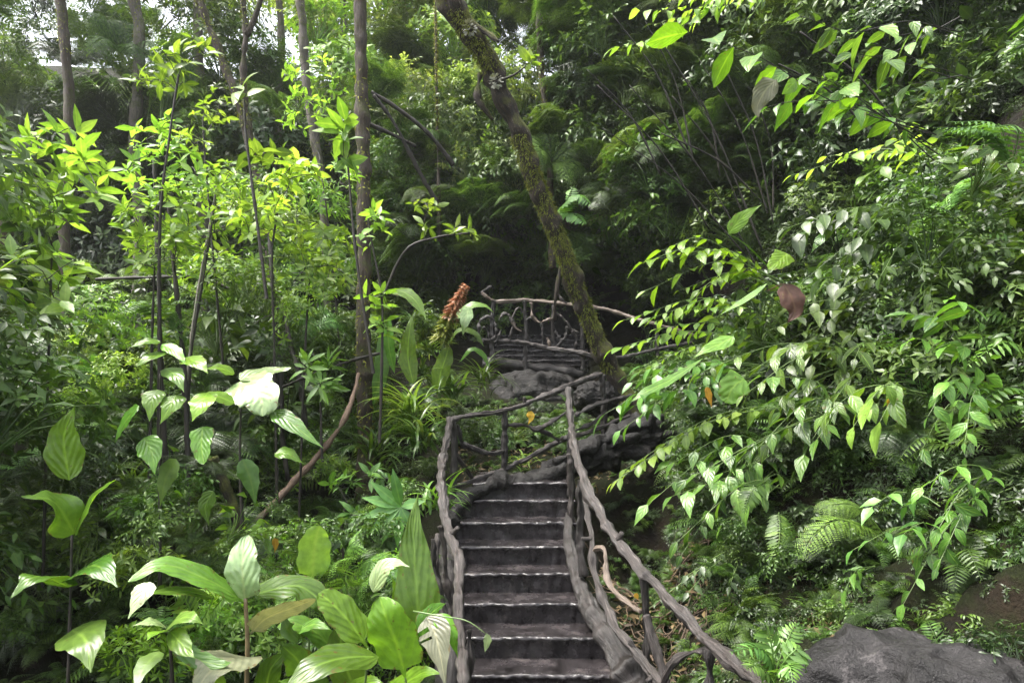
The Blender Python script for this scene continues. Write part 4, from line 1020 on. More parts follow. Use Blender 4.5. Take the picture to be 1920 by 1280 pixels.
arch('bushy shrub with oval pale leaves in the middle of the bank', [[(1640, 680, 4.5), (1520, 640, 4.3), (1400, 700, 4.2)], [(1640, 680, 4.5), (1540, 700, 4.3), (1440, 760, 4.2)]], .2, 107, extra=4, shape='ovate')
arch('shrub with drooping broad leaves right of the serrated leaf', [[(1620, 760, 4.3), (1520, 750, 4.1), (1420, 840, 4.0)], [(1620, 760, 4.3), (1500, 790, 4.1), (1350, 870, 4.0)]], .21, 108, extra=3)
arch('hanging leafy shoots at the right edge of the bank with a yellowed leaf', [[(1720, 740, 4.0), (1660, 720, 3.9), (1600, 800, 3.8)], [(1720, 740, 4.0), (1680, 740, 3.9), (1650, 790, 3.8)]], .2, 109, extra=2, hang=.9, shape='ovate')
arch('young lit twig leaning in at the upper right edge', [[(1740, 300, 4.2), (1680, 270, 4.1), (1580, 295, 4.0)], [(1740, 330, 4.2), (1690, 300, 4.1), (1620, 330, 4.0)]], .12, 110, 'bright', extra=2, hang=.5, shape='lance')
arch('shaded arching shoots below the upper right twig', [[(1740, 420, 4.4), (1600, 390, 4.3), (1470, 450, 4.2)], [(1740, 480, 4.4), (1640, 450, 4.3), (1540, 520, 4.2)]], .19, 111, 'mid', extra=4, shape='ovate')
arch('leafy shoot above the arching fern at the right edge', [[(1740, 960, 3.3), (1690, 920, 3.2), (1635, 950, 3.1)], [(1740, 1000, 3.3), (1690, 985, 3.2), (1600, 1030, 3.1)]], .13, 112, 'fern', extra=1, hang=.6)
arch('three dangling leaves above the boulder', [[(1640, 1060, 3.3), (1600, 1080, 3.2), (1585, 1105, 3.15)]], .14, 113, 'bank', extra=1, hang=1.0, jit=.05)
arch('dark leafy mass under the red-brown leaf', [[(1700, 620, 4.9), (1560, 580, 4.8), (1440, 620, 4.7)], [(1700, 560, 4.9), (1600, 520, 4.8), (1500, 560, 4.7)]], .17, 114, 'mid', extra=5, shape='ovate')
arch('fine trailing shoots on the earth slope beside the right rail', [[(1420, 1020, 4.2), (1350, 1050, 4.0), (1290, 1110, 3.8)]], .07, 115, 'dark', extra=5)
arch('bushy green shoots standing over the right edge outside the clearing', [[(1900, 800, 3.6), (1800, 700, 3.4), (1740, 780, 3.3)], [(1900, 800, 3.6), (1830, 600, 3.4), (1790, 560, 3.3)], [(1900, 900, 3.4), (1820, 900, 3.2), (1760, 990, 3.1)]], .15, 116, 'bank', extra=4, shape='ovate')

# canopy of big hanging leaves, top right
arch('overhanging branch with big pointed hanging leaves at top right', [[(1740, 250, 3.6), (1560, 190, 3.5), (1430, 110, 3.4), (1290, 60, 3.3)]], .24, 120, 'bigbright', extra=1, hang=.8, name='overhanging_branch', smat='twig', cat='branch', sp=.55, Wr=.5, shape='lance')
arch('second overhanging branch below, with drooping leaves beside a grey leaf', [[(1760, 290, 3.8), (1620, 200, 3.7), (1500, 190, 3.6), (1440, 200, 3.6)]], .2, 121, 'big', extra=2, hang=1.0, name='overhanging_branch', smat='twig', cat='branch', sp=.6)
arch('overhanging branch of glossy leaves in the top right corner', [[(1800, 60, 3.8), (1700, 40, 3.7), (1600, 60, 3.6), (1500, 30, 3.6)], [(1800, 150, 3.9), (1700, 120, 3.8), (1600, 100, 3.7)]], .18, 122, 'silverish' if 'silverish' in M else 'bank', extra=2, hang=.7, name='overhanging_branch', smat='twig', cat='branch', shape='ovate')
arch('overhanging leafy branch at the top above the dark canes', [[(1500, -40, 5.5), (1360, 10, 5.4), (1200, 20, 5.3)], [(1400, -40, 5.5), (1260, 60, 5.4), (1150, 90, 5.3)]], .14, 123, 'bright', extra=4, hang=.5, name='overhanging_branch', smat='twig', cat='branch', shape='ovate')

# dark canes fanning up at right
canes = thing('cane_thicket', 'dark slanting canes fanning up behind the shrubs on the right slope', 'canes', P(1430, 480, 7.2))
for q, (a, c_) in enumerate([((1230, 60), (1430, 470)), ((1180, 160), (1420, 500)), ((1120, 160), (1330, 430)), ((1310, 110), (1440, 400)), ((1360, 130), (1450, 420)), ((1260, 180), (1400, 420)), ((1130, 240), (1400, 480)), ((1210, 40), (1300, 300)), ((1150, 30), (1290, 280)), ((1290, 150), (1350, 330)), ((1420, 190), (1450, 400)), ((1100, 130), (1240, 330)), ((1240, 250), (1430, 380)), ((1500, 60), (1700, 260)), ((1460, 120), (1640, 260))]):
    mx_, my_ = (a[0] + c_[0]) / 2 + 12, (a[1] + c_[1]) / 2 - 14
    Yq = 7.0 + .25 * (q % 4) - (1.6 if q > 12 else 0)
    b = Buf(); tube(b, PP([(c_[0], c_[1], Yq), (mx_, my_, Yq - .1), (a[0], a[1], Yq - .25)]), [.011, .006], 7, .08, amp=.003, freq=4, seed=q)
    obj('cane', b, M['twig'], canes)

# ferns
def fern(label, fr, plen, seed, bip=False, mat='fern', Wr=.28, n=20, up=(0, -.5, 1), name='fern', ang=1.15):
    g = np.random.default_rng(seed); base = P(*fr[0][0]); t = thing(name, label, 'fern', base)
    for f in fr:
        b = Buf(); frond(b, b, PP(f), plen, n, g=g, bip=bip, Wr=Wr, up=up, r=.004, ang=ang); obj('frond', b, M[mat], t)
    return t
fern('bright fern in front of the boulder beside the lower end of the right rail', [
    [(1448, 1290, 2.5), (1446, 1240, 2.45), (1420, 1212, 2.4), (1372, 1222, 2.35)],
    [(1448, 1290, 2.5), (1450, 1230, 2.45), (1440, 1180, 2.45), (1430, 1160, 2.4)],
    [(1448, 1290, 2.5), (1460, 1240, 2.45), (1478, 1195, 2.5), (1492, 1168, 2.5)],
    [(1448, 1290, 2.5), (1470, 1240, 2.4), (1500, 1215, 2.4), (1512, 1258, 2.4)],
    [(1448, 1290, 2.5), (1462, 1256, 2.35), (1480, 1248, 2.3), (1486, 1280, 2.25)],
    [(1448, 1290, 2.5), (1440, 1262, 2.35), (1420, 1245, 2.3), (1400, 1252, 2.25)]], .075, 1, n=13, bip=False, Wr=.3)
fern('greyish arching fern frond hanging in the shade above the boulder', [[(1660, 1010, 3.4), (1620, 985, 3.3), (1565, 975, 3.2), (1520, 1010, 3.15), (1505, 1050, 3.1)], [(1660, 1005, 3.4), (1610, 950, 3.4), (1560, 945, 3.4), (1530, 960, 3.4)]], .10, 2, mat='bank', n=22, Wr=.2, bip=True)
fern('small dark fern hanging on the earth bank', [[(1460, 960, 4.0), (1462, 1000, 3.9), (1455, 1060, 3.8)], [(1440, 900, 4.1), (1410, 920, 4.0), (1395, 960, 3.95)]], .1, 3, mat='mid', n=16)
fern('lacy ferns at the foot of the shrubs left of the steps', [[(640, 1080, 4.0), (610, 1040, 3.9), (590, 1030, 3.8)], [(640, 1080, 4.0), (650, 1030, 3.9), (670, 1010, 3.9)], [(640, 1080, 4.0), (690, 1050, 3.9), (710, 1060, 3.8)], [(640, 1080, 4.0), (620, 1060, 3.7), (640, 1050, 3.6)]], .16, 4, bip=True, n=14)
fern('bright feathery fern hanging at the right side of the leaning tree', [[(1040, 400, 8.0), (1080, 365, 7.8), (1110, 385, 7.7)], [(1040, 400, 8.0), (1075, 400, 7.8), (1098, 420, 7.7)], [(1040, 410, 8.0), (1060, 380, 7.8), (1075, 350, 7.8)]], .2, 5, n=14)
fern('dark fern with curling fronds under the cut leaves at lower left', [[(370, 1180, 3.2), (400, 1120, 3.1), (390, 1105, 3.0), (360, 1110, 2.95)], [(370, 1180, 3.2), (420, 1120, 3.1), (440, 1120, 3.0)], [(370, 1180, 3.2), (340, 1110, 3.1), (310, 1110, 3.0)]], .09, 6, mat='bank', n=16)
fern('tall feathery fern behind the left foreground leaves', [[(650, 1180, 3.6), (620, 1120, 3.5), (590, 1110, 3.4)], [(650, 1180, 3.6), (670, 1110, 3.5), (700, 1080, 3.4)], [(650, 1180, 3.6), (700, 1140, 3.5), (730, 1140, 3.4)], [(650, 1180, 3.6), (650, 1100, 3.5), (640, 1080, 3.4)]], .14, 7, bip=True, n=14)
fern('light green lacy fern above the split paddle leaf', [[(560, 1180, 3.9), (560, 1120, 3.8), (540, 1080, 3.7)], [(560, 1180, 3.9), (580, 1130, 3.8), (610, 1120, 3.7)]], .13, 8, bip=True, n=14)

# big-leaved plants in the left foreground: every leaf a part
def bigleaf(parent, pts, wpx, mat, up=(0, -.7, 1), shape='paddle', seed=0, fold=.15, curl=.1, tears=0, wave=.03, petiole=None, pm='greenstem', twist=0, label=None, cols=8):
    p = PP(pts); Ym = p[:, 1].mean(); b = Buf()
    blade(b, p, wpx / F * Ym, up, shape, fold, wave, 22, cols, seed, curl=curl, tears=tears, twist=twist)
    o = obj('leaf', b, M[mat], parent)
    if label: o['label'] = label
    b = Buf(); mp = p + np.array([0, 0.002, -.003]); tube(b, mp[: max(2, int(len(mp) * .8) + 1)], [.0035, .0012], 6, .04, close=False); obj('midrib', b, M['greenstem'], o)
    mr_ = bpy.data.objects[-1] if False else None
    for ch in o.children: ch.location = (0, 0, 0); 
    if petiole:
        b = Buf(); tube(b, PP(petiole), [.006, .004], 7, .04, amp=.001); obj('leaf_stalk', b, M[pm], parent)
    return o

def sub_fix():
    pass

c1 = thing('paddle_leaf_plant', 'tall plant with one upright leaf coloured pale for its white glare on a brown stalk at lower left', 'plant', P(466, 1330, 2.9))
b = Buf(); tube(b, PP([(466, 1400, 2.95), (463, 1280, 2.9), (464, 1200, 2.88), (460, 1120, 2.86)]), [.012, .008], 8, .04, amp=.001); obj('stem', b, M['brownstem'], c1)
bigleaf(c1, [(460, 1132, 2.86), (456, 1090, 2.84), (455, 1045, 2.86), (466, 1002, 2.92)], 62, 'pale_glare', up=(.1, -1, .25), seed=1, wave=.04, curl=.12, label='upright glaring white leaf')
bigleaf(c1, [(460, 1134, 2.86), (425, 1105, 2.8), (380, 1082, 2.74), (330, 1062, 2.7), (290, 1062, 2.66), (240, 1090, 2.6)], 56, 'big', up=(.1, -.5, 1), seed=2)
bigleaf(c1, [(466, 1190, 2.88), (500, 1158, 2.82), (545, 1140, 2.78), (592, 1122, 2.74)], 42, 'underside', up=(0, -.9, -.6), seed=3, label='greyish leaf seen from below')
bigleaf(c1, [(462, 1120, 2.86), (510, 1105, 2.95), (560, 1098, 3.0), (600, 1125, 3.0), (612, 1150, 3.0)], 60, 'big', up=(0, -.6, 1), seed=4)
bigleaf(c1, [(462, 1230, 2.88), (430, 1235, 2.7), (390, 1262, 2.55), (360, 1310, 2.45)], 110, 'underside', up=(.1, -.7, .8), seed=5, wave=.05, shape='tip', label='broad greyish leaf bending to the bottom edge')

c2 = thing('paddle_leaf_plant', 'plant with tall broad bright green leaves right beside the left rail', 'plant', P(770, 1330, 3.0))
bigleaf(c2, [(790, 1200, 3.1), (785, 1150, 3.1), (778, 1060, 3.15), (776, 985, 3.2), (784, 925, 3.25)], 84, 'big', up=(.25, -1, .2), seed=11, shape='tip', label='tall upright tapering leaf')
bigleaf(c2, [(760, 1270, 2.8), (745, 1210, 2.78), (725, 1160, 2.75), (712, 1118, 2.78)], 92, 'bigbright', up=(-.2, -1, .35), seed=12, shape='paddle', petiole=[(770, 1340, 2.9), (765, 1300, 2.85), (760, 1270, 2.8)])
bigleaf(c2, [(690, 1215, 2.8), (655, 1165, 2.8), (620, 1128, 2.8), (596, 1112, 2.8)], 66, 'bigbright', up=(.5, -.8, .8), seed=13, petiole=[(680, 1340, 2.9), (685, 1280, 2.85), (690, 1215, 2.8)])
bigleaf(c2, [(800, 1155, 2.6), (815, 1185, 2.55), (826, 1230, 2.5), (836, 1290, 2.45)], 66, 'underside', up=(-.3, -.8, .7), seed=14, tears=4, shape='tip', label='torn pale leaf drooping before the rail')
bigleaf(c2, [(815, 1150, 2.62), (835, 1170, 2.58), (850, 1200, 2.56), (858, 1232, 2.56)], 40, 'bigbright', up=(.3, -.6, .8), seed=15, shape='tip')
bigleaf(c2, [(710, 1230, 2.7), (650, 1232, 2.6), (600, 1245, 2.5), (555, 1275, 2.45), (530, 1310, 2.4)], 84, 'big', up=(0, -.6, 1), seed=16, shape='tip')
bigleaf(c2, [(700, 1110, 3.0), (715, 1070, 3.0), (740, 1055, 3.0), (768, 1062, 2.95)], 40, 'pale_glare', up=(-.1, -.8, .7), seed=17, shape='tip', label='small folded leaf with white glare')
bigleaf(c2, [(790, 1200, 2.9), (800, 1160, 2.9), (820, 1140, 2.88), (836, 1130, 2.85)], 48, 'big', up=(-.3, -.7, .8), seed=18, shape='tip')
b = Buf(); tube(b, PP([(775, 1145, 2.6), (830, 1155, 2.55), (875, 1163, 2.5), (912, 1188, 2.48)]), [.0035, .002], 6, .03); obj('leaf_stalk', b, M['greenstem'], c2)
bigleaf(c2, [(912, 1186, 2.48), (914, 1200, 2.48), (909, 1222, 2.48)], 15, 'pale_glare', up=(0, -1, .2), seed=19, shape='lance', label='tiny pale leaf at the end of a thin stalk')

c4 = thing('paddle_leaf_plant', 'dense clump of glossy fresh-green broad leaves filling the bottom edge left of the rail', 'plant', P(690, 1420, 3.3))
for q, (pts, w, mt, up) in enumerate([
    ([(700, 1360, 3.2), (665, 1290, 3.15), (640, 1220, 3.1), (645, 1160, 3.1)], 62, 'big', (.2, -1, .3)),
    ([(700, 1360, 3.2), (740, 1300, 3.1), (790, 1262, 3.0), (830, 1262, 2.95)], 56, 'bigbright', (-.2, -.8, .8)),
    ([(620, 1380, 3.2), (590, 1300, 3.15), (560, 1240, 3.1), (530, 1210, 3.05)], 60, 'big', (.2, -.9, .5)),
    ([(620, 1380, 3.2), (640, 1320, 3.1), (690, 1280, 3.0), (730, 1290, 2.95)], 58, 'bigbright', (0, -.8, .8)),
    ([(520, 1380, 3.0), (500, 1320, 2.95), (505, 1260, 2.9), (530, 1225, 2.9)], 50, 'big', (.3, -1, .3)),
    ([(740, 1240, 3.3), (735, 1180, 3.3), (745, 1120, 3.3), (735, 1080, 3.3)], 44, 'bigbright', (.3, -1, .2)),
    ([(640, 1240, 3.3), (600, 1190, 3.25), (560, 1170, 3.2), (520, 1175, 3.15)], 46, 'big', (0, -.7, 1)),
    ([(420, 1360, 3.0), (400, 1290, 2.95), (370, 1250, 2.9), (330, 1240, 2.85)], 52, 'bigbright', (0, -.8, .8))]):
    bigleaf(c4, pts, w, mt, up=up, seed=500 + q, shape='tip' if q % 2 else 'paddle', tears=q % 3)
c3 = thing('paddle_leaf_plant', 'plant holding one yellow-green translucent leaf upright in the left undergrowth', 'plant', P(584, 1200, 3.6))
bigleaf(c3, [(584, 1090, 3.6), (588, 1050, 3.6), (592, 1010, 3.6), (600, 985, 3.6)], 60, 'bright', up=(.4, -1, .1), seed=21, shape='paddle', petiole=[(580, 1260, 3.65), (580, 1160, 3.62), (584, 1090, 3.6)])

def ovals(label, stem, lv, seed, mat='big', shape='tip', Yst=None, name='broad_leaf_plant', smat='twig', wave=.02):
    t = thing(name, label, 'plant', PP(stem, Yst)[0])
    b = Buf(); tube(b, PP(stem, Yst), [.01, .005], 7, .05, amp=.001); obj('stem', b, M[smat], t)
    for q, l in enumerate(lv):
        pts, w = l[0], l[1]; mt = l[2] if len(l) > 2 else mat; up = l[3] if len(l) > 3 else (0, -.6, 1)
        sh = l[4] if len(l) > 4 else shape
        bigleaf(t, pts, w, mt, up=up, seed=seed * 31 + q, shape=sh, wave=wave)
    return t
ovals('plant with large heart-shaped leaves, one glaring white, at left', [(455, 1000), (450, 860), (452, 760)], [
    ([(450, 715, 3.9), (470, 730, 3.8), (490, 750, 3.75), (492, 780, 3.72)], 98, 'pale_glare', (0.1, -.9, .6), 'heart'),
    ([(450, 712, 3.9), (480, 700, 3.95), (515, 695, 4.0), (546, 690, 4.0)], 50, 'pale_glare', (0, -.5, 1), 'heart'),
    ([(510, 770, 3.8), (535, 785, 3.75), (570, 812, 3.7), (606, 840, 3.66)], 42, 'big', (.2, -.8, .8), 'tip'),
    ([(515, 850, 3.7), (540, 850, 3.7), (570, 870, 3.7)], 40, 'big'),
    ([(440, 755, 3.7), (400, 742, 3.65), (360, 748, 3.6)], 46, 'bigbright'),
    ([(440, 700, 3.9), (410, 690, 3.85), (385, 692, 3.8)], 44, 'bigbright'),
    ([(455, 860, 3.6), (470, 900, 3.6), (480, 950, 3.6)], 40, 'mid')], 3, Yst=3.9)
ovals('group of big bright oval leaves at the left edge halfway up', [(300, 1100), (300, 860), (300, 700)], [
    ([(300, 640, 3.6), (275, 640, 3.55), (240, 652, 3.5)], 40, 'bigbright'),
    ([(305, 645, 3.6), (330, 660, 3.55), (350, 685, 3.5)], 30, 'bigbright'),
    ([(300, 660, 3.6), (280, 670, 3.5), (250, 690, 3.45)], 44),
    ([(345, 670, 3.6), (370, 680, 3.5), (390, 700, 3.45)], 42, 'bigbright'),
    ([(310, 690, 3.6), (330, 705, 3.5), (345, 735, 3.45)], 38, 'bank'),
    ([(295, 730, 3.5), (285, 750, 3.45), (280, 790, 3.4)], 48, 'big'),
    ([(330, 740, 3.5), (320, 760, 3.45), (300, 795, 3.4)], 50, 'bigbright', (0, -1, .4)),
    ([(390, 735, 3.5), (375, 760, 3.4), (360, 790, 3.35)], 52, 'bigbright', (0, -1, .5)),
    ([(380, 800, 3.4), (378, 835, 3.35), (382, 870, 3.3)], 46, 'bigbright', (0, -1, .2), 'heart'),
    ([(270, 820, 3.4), (285, 850, 3.35), (290, 890, 3.3)], 52, 'big', (0, -1, .4)),
    ([(330, 860, 3.4), (310, 900, 3.4), (300, 950, 3.4)], 40, 'mid', (0, -1, .3)),
    ([(400, 920, 3.5), (385, 950, 3.5), (392, 985, 3.5)], 34, 'big', (0, -1, .3)),
    ([(260, 760, 3.4), (235, 790, 3.4), (215, 830, 3.4)], 50, 'big')], 5, Yst=3.6)
ovals('glossy oval-leaved plant in the lower left corner', [(325, 1400), (322, 1260), (318, 1190)], [
    ([(312, 1178, 2.6), (335, 1160, 2.55), (360, 1158, 2.5), (382, 1170, 2.5)], 44, 'bank'),
    ([(318, 1182, 2.6), (335, 1200, 2.5), (352, 1220, 2.45), (364, 1232, 2.42)], 42, 'bank', (0, -.9, .5)),
    ([(312, 1180, 2.6), (290, 1185, 2.5), (275, 1200, 2.45)], 34, 'bigbright'),
    ([(308, 1172, 2.6), (285, 1165, 2.55), (250, 1172, 2.5)], 36, 'pale_glare'),
    ([(320, 1200, 2.6), (370, 1235, 2.6), (415, 1245, 2.6), (435, 1240, 2.6)], 40, 'bank'),
    ([(300, 1220, 2.6), (270, 1250, 2.5), (250, 1300, 2.4)], 44, 'mid'),
    ([(400, 1120, 2.8), (350, 1108, 2.7), (300, 1110, 2.6), (250, 1118, 2.5)], 40, 'big'),
    ([(280, 1090, 2.5), (262, 1120, 2.45), (240, 1160, 2.4)], 46, 'pale_glare')], 7, Yst=2.6)
ovals('low broad leaves filling the bottom edge between the glaring-leaf plant and the rail', [(500, 1420), (520, 1330), (530, 1300)], [
    ([(600, 1330, 2.6), (560, 1290, 2.5), (520, 1275, 2.45)], 60, 'big'),
    ([(560, 1200, 3.0), (540, 1180, 2.95), (530, 1150, 2.95)], 40, 'mid'),
    ([(430, 1300, 2.5), (400, 1330, 2.4), (380, 1360, 2.35)], 60, 'big'),
    ([(560, 1180, 3.2), (590, 1170, 3.15), (620, 1180, 3.1)], 34, 'bank')], 9, Yst=2.6)
ovals('big leaves standing outside the left edge of the clearing', [(120, 1500), (130, 1200), (135, 1000)], [
    ([(140, 1000, 3.0), (100, 940, 2.9), (40, 930, 2.8)], 90, 'big'), ([(140, 1000, 3.0), (180, 930, 2.95), (215, 900, 2.9)], 70, 'bigbright'),
    ([(135, 1080, 3.0), (180, 1060, 2.8), (220, 1100, 2.7)], 80, 'big'), ([(130, 1100, 3.0), (70, 1080, 2.8), (20, 1120, 2.7)], 80, 'big'),
    ([(135, 1180, 2.9), (160, 1200, 2.7), (170, 1260, 2.6)], 90, 'bank'), ([(130, 900, 3.1), (120, 820, 3.1), (140, 760, 3.1)], 70, 'bigbright', (.2, -1, .2))], 11, Yst=3.0)

# palmate light-green leaf
t = thing('palmate_plant', 'star-shaped light green palmate leaf left of the left rail', 'plant', P(760, 1080, 3.9))
b = Buf(); ctr = P(752, 950, 3.8)
for a in [190, 215, 160, 135, 240, 265, 100, 300, 20]:
    L = .24 if a not in (300, 20) else .15
    d = np.array([math.cos(math.radians(a)), -.3, math.sin(math.radians(a))])
    leaves(b, ctr[None], d[None], np.array([[0, -1, .5]]), L, .065, .4, 'lance', 8, .15)
obj('leaf', b, M['fern'], t)
b = Buf(); tube(b, PP([(765, 1120, 3.9), (760, 1020, 3.9), (752, 950, 3.8)]), [.005, .003], 6, .05); obj('leaf_stalk', b, M['greenstem'], t)

# ginger with orange-red flower cone and paddle leaves behind it
gp = thing('ginger_plant', 'ginger plant with an orange-red flower spike tilted beside the bridge railing', 'plant', P(826, 740, 7.4))
b = Buf(); tube(b, PP([(820, 800, 7.5), (826, 720, 7.45), (830, 640, 7.4)]), [.02, .014], 8, .06); obj('stem', b, M['greenstem'], gp)
ax = PP([(826, 640, 6.5), (845, 590, 6.45), (874, 535, 6.4)]); cc = catmull(ax, 60)
for nm, a0, a1, mt in (('lower_bracts', 0, 30, 'bractgreen'), ('flower_spike', 26, 60, 'flower')):
    b = Buf(); g = np.random.default_rng(5)
    for q in range(a0, a1):
        n = 7; T = nrm(cc[min(q + 1, 59)] - cc[max(q - 1, 0)]); e1 = nrm(np.cross(T, [0, 1, 0])); e2 = np.cross(T, e1)
        ph = q * .9 + np.arange(n) * 6.28 / n
        R = np.cos(ph)[:, None] * e1 + np.sin(ph)[:, None] * e2
        wd = .75 if q > 50 else 1
        leaves(b, np.repeat(cc[q][None], n, 0) + R * .015, R + T * .25 + g.normal(size=(n, 3)) * .2, T - R * .2, .085 * wd * (1.35 - q / 75) * g.uniform(.8, 1.3, n), .036, .9, 'ovate', 4, .3)
    obj(nm, b, M[mt], gp)
bigleaf(gp, [(775, 720, 6.6), (765, 670, 6.6), (768, 620, 6.6), (774, 586, 6.65)], 34, 'bigbright', up=(.2, -1, .1), seed=41, shape='tip')
bigleaf(gp, [(820, 740, 6.6), (826, 700, 6.6), (836, 670, 6.6), (842, 648, 6.6)], 34, 'bigbright', up=(-.2, -1, .1), seed=42, shape='paddle')
bigleaf(gp, [(700, 560, 6.9), (740, 545, 6.8), (775, 560, 6.7), (800, 600, 6.6)], 36, 'big', up=(0, -.6, 1), seed=43, shape='lance')
bigleaf(gp, [(850, 600, 7.0), (880, 575, 7.0), (905, 572, 7.0), (926, 585, 7.0)], 26, 'bank', up=(0, -.8, 1), seed=44, shape='tip')
bigleaf(gp, [(880, 575, 6.9), (872, 600, 6.8), (868, 630, 6.8)], 26, 'pale_glare', up=(.3, -1, .3), seed=45, shape='tip')
bigleaf(gp, [(740, 700, 6.8), (728, 640, 6.8), (732, 590, 6.8)], 26, 'big', up=(-.3, -1, .1), seed=46, shape='lance')
bigleaf(gp, [(700, 760, 6.8), (715, 690, 6.8), (712, 620, 6.8)], 28, 'mid', up=(.3, -1, .1), seed=47, shape='lance')
bigleaf(gp, [(860, 680, 7.0), (885, 655, 7.0), (905, 665, 7.0), (918, 690, 7.0)], 18, 'big', up=(0, -.6, 1), seed=48, shape='lance')
bigleaf(gp, [(830, 660, 7.0), (860, 620, 6.9), (890, 625, 6.9), (908, 650, 6.9)], 22, 'mid', up=(0, -.6, 1), seed=49, shape='lance')

def straps(label, ctr, n, L, seed, mat='grass', w=.035, name='strap_leaf_plant'):
    g = np.random.default_rng(seed); c = P(*ctr); t = thing(name, label, 'plant', c)
    a = g.uniform(0, 6.28, n); el = g.uniform(.6, 1.4, n)
    A = np.stack([np.cos(a) * np.cos(el), np.sin(a) * np.cos(el) * .7 - .1, np.sin(el)], 1)
    N = nrm(UPV - A * A[:, 2:3] + 1e-3); b = Buf()
    leaves(b, c + g.normal(size=(n, 3)) * .05, A, N, L * g.uniform(.6, 1.15, n), w, g.uniform(1.0, 2.3, n), 'strap', 9, .35)
    obj('leaves', b, M[mat], t); return t
straps('arching strap-leaved plant left of the bend in the rails', (770, 780, 6.2), 50, .55, 1)
straps('strap-leaved plant higher up beneath the ginger plant', (850, 740, 6.8), 36, .5, 2, 'mid')
straps('strap-leaved plant with yellowing blades touching the left rail corner', (790, 830, 5.8), 40, .45, 3, 'grass')
straps('grassy tuft hanging at the edge of the boulder under the bridge', (905, 720, 7.6), 36, .5, 4, 'mid', .025)
straps('fresh green tuft growing at the outer side of the left rail', (812, 950, 4.9), 30, .4, 5, 'fern', .03)
straps('dark grassy tuft among the shadows below the straight trunk', (700, 850, 5.9), 36, .5, 6, 'mid')
straps('grass tuft seen between the left rail and the crossing branches', (985, 870, 6.5), 20, .25, 7, 'grass', .02)

def one(name, label, pts, wpx, mat, up=(0, -1, .3), shape='tip', seed=0, cat='leaf', wave=.03, stalk=None, fold=.15, curl=.1):
    p = PP(pts); b = Buf(); blade(b, p, wpx / F * p[:, 1].mean(), up, shape, fold, wave, 16, 8, seed, curl=curl)
    if stalk: tube(b, PP(stalk), [.005, .003], 6, .04)
    return tag(obj(name, b, M[mat], None, p[0]), label, cat)
one('dead_leaf', 'large dead red-brown leaf hanging on the right bank', [(1470, 532, 4.3), (1485, 560, 4.25), (1490, 585, 4.25), (1476, 606, 4.25)], 52, 'dead', stalk=[(1440, 545, 4.5), (1460, 535, 4.4), (1470, 532, 4.3)])
one('single_leaf', 'bright lime-green leaf pointing up in front of the dark slope at right', [(1366, 438, 4.3), (1385, 415, 4.3), (1405, 398, 4.3), (1428, 384, 4.3)], 30, 'bigbright', (.3, -1, .5), stalk=[(1440, 500, 4.5), (1400, 460, 4.4), (1366, 438, 4.3)])
one('single_leaf', 'bright rounded leaf above the long pale leaf stalk', [(1475, 475, 4.3), (1460, 490, 4.28), (1440, 505, 4.26)], 42, 'bigbright', (0, -1, .6), 'heart')
one('single_leaf', 'large pale glossy leaf lying among the bank shrubs', [(1375, 630, 4.2), (1350, 645, 4.15), (1325, 655, 4.1), (1298, 672, 4.1)], 34, 'bank', (.2, -.8, 1))
one('single_leaf', 'dark grey-green serrated leaf among the bank shrubs', [(1395, 710, 4.1), (1375, 725, 4.08), (1365, 745, 4.08), (1360, 755, 4.08)], 56, 'bank', (0, -1, .2), 'heart')
one('single_leaf', 'grey-white withered leaf hanging at upper right', [(1455, 150, 3.4), (1435, 170, 3.4), (1420, 200, 3.4), (1422, 225, 3.4)], 44, 'underside', (0, -1, .1), wave=.06)
one('single_leaf', 'long shiny leaf blade slanting down to the rail corner', [(1320, 670, 4.5), (1260, 710, 4.4), (1210, 735, 4.3), (1180, 755, 4.3)], 22, 'bank', (.2, -.6, 1), 'lance')
one('single_leaf', 'long light leaf stalk and blade slanting across the middle of the bank', [(1440, 530, 4.4), (1400, 560, 4.35), (1350, 590, 4.3)], 14, 'fern', (0, -.7, 1), 'lance')
one('yellow_leaf', 'yellow leaf caught above the crossing branches behind the steps', [(990, 772, 6.0), (996, 782, 6.0), (990, 796, 6.0)], 15, 'yellow')
one('yellow_leaf', 'yellowed leaf hanging at the right edge of the bank', [(1668, 745, 3.9), (1672, 765, 3.9), (1662, 784, 3.9)], 20, 'yellow')
one('yellow_leaf', 'small yellow leaf in the undergrowth above the translucent leaf', [(515, 1008, 3.8), (517, 1022, 3.8), (515, 1036, 3.8)], 13, 'yellow')
one('yellow_leaf', 'orange-yellow leaf below the lime leaves over the rock ledge', [(1325, 725, 4.2), (1330, 745, 4.2), (1335, 765, 4.2)], 14, 'yellow')
one('yellow_leaf', 'tiny yellow leaf on the slope behind the right rail branches', [(1190, 1112, 3.9), (1194, 1118, 3.9), (1196, 1124, 3.9)], 10, 'yellow')

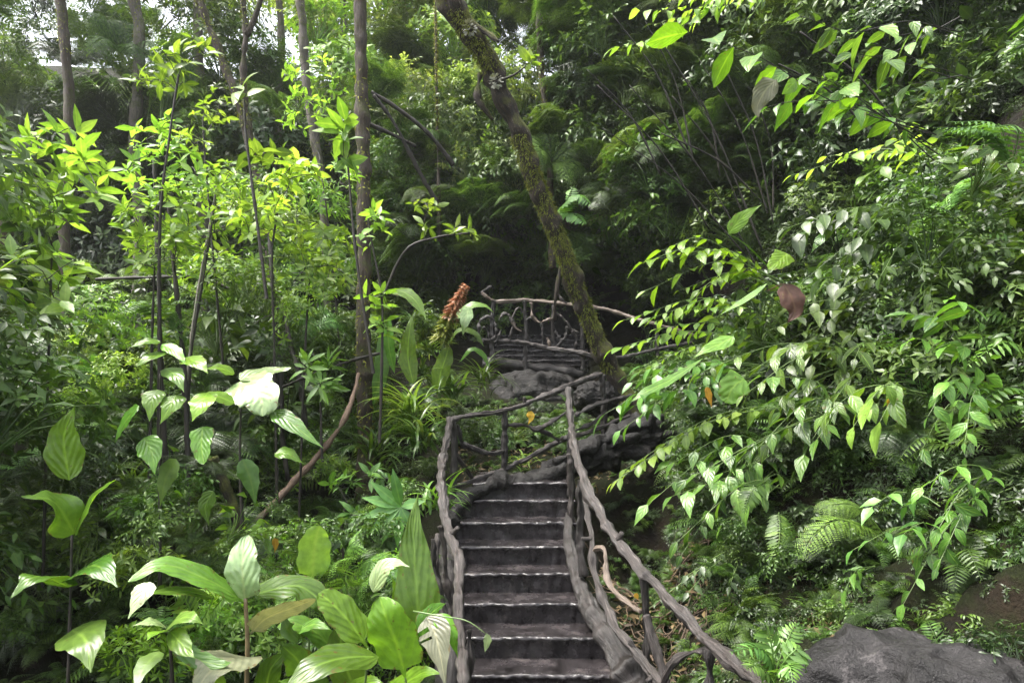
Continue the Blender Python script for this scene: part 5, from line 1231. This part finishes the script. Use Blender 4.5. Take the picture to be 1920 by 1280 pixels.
# fallen leaves and twigs on the slope by the right rail and behind the steps
g = np.random.default_rng(9); b = Buf(); O = []
for q in range(2600):
    if q % 3: x, y = g.uniform(.7, 1.8), g.uniform(3.2, 5.2)
    else: x, y = g.uniform(-.6, 1.3), g.uniform(6.2, 8.2)
    O.append([x, y, float(terrain(x, y)) + .02])
O = np.array(O); n = len(O)
A = rand_dirs(g, n); A[:, 2] *= .4; N = nrm(UPV + g.normal(size=(n, 3)) * .5)
leaves(b, O, A, N, g.uniform(.03, .09, n), g.uniform(.012, .04, n), .6, 'ovate', 2, .2)
M['litter'] = leaf_mat('leaf_litter', [(.035, .02, .01), (.09, .055, .025), (.16, .11, .05)], trans=.1, rough=.7)
tag(obj('leaf_litter', b, M['litter']), 'brown fallen leaves scattered on the soil beside the rails', 'leaf litter', kind='stuff')

# ------------------------------------------------------------------ damp air between the trees
bpy.ops.mesh.primitive_cube_add(size=1)
hz = bpy.context.object; hz.name = 'haze'
lo = np.array([-75, -16, -8.0]); hi = np.array([75, 75, 48.0])
hz.location = tuple((lo + hi) / 2); hz.scale = tuple(hi - lo)
m = bpy.data.materials.new('haze'); m.use_nodes = True; nt = m.node_tree; nt.nodes.clear()
v = nt.nodes.new('ShaderNodeVolumePrincipled'); v.inputs['Density'].default_value = .0009; v.inputs['Color'].default_value = (.93, .96, .95, 1)
v.inputs['Anisotropy'].default_value = .3
o_ = nt.nodes.new('ShaderNodeOutputMaterial'); nt.links.new(v.outputs[0], o_.inputs['Volume'])
hz.data.materials.append(m)
tag(hz, 'thin pale mist hanging between the far trees', kind='stuff')

# tangled roots on the earth slope beside the right rail
b = Buf(); g = np.random.default_rng(77)
for q in range(220):
    x, y = g.uniform(.72, 1.8), g.uniform(3.2, 5.3); a = g.uniform(0, 6.28); pts = []
    for k in range(6):
        pts.append([x, y, float(terrain(x, y)) + g.uniform(0, .05)]); a += g.normal() * .7; x += math.cos(a) * .07; y += math.sin(a) * .07
    tube(b, pts, [g.uniform(.003, .009), .002], 5, .03, m=0, close=False)
tag(obj('roots', b, M['root']), 'thin brown roots and twigs tangled over the earth slope', 'roots', kind='stuff')
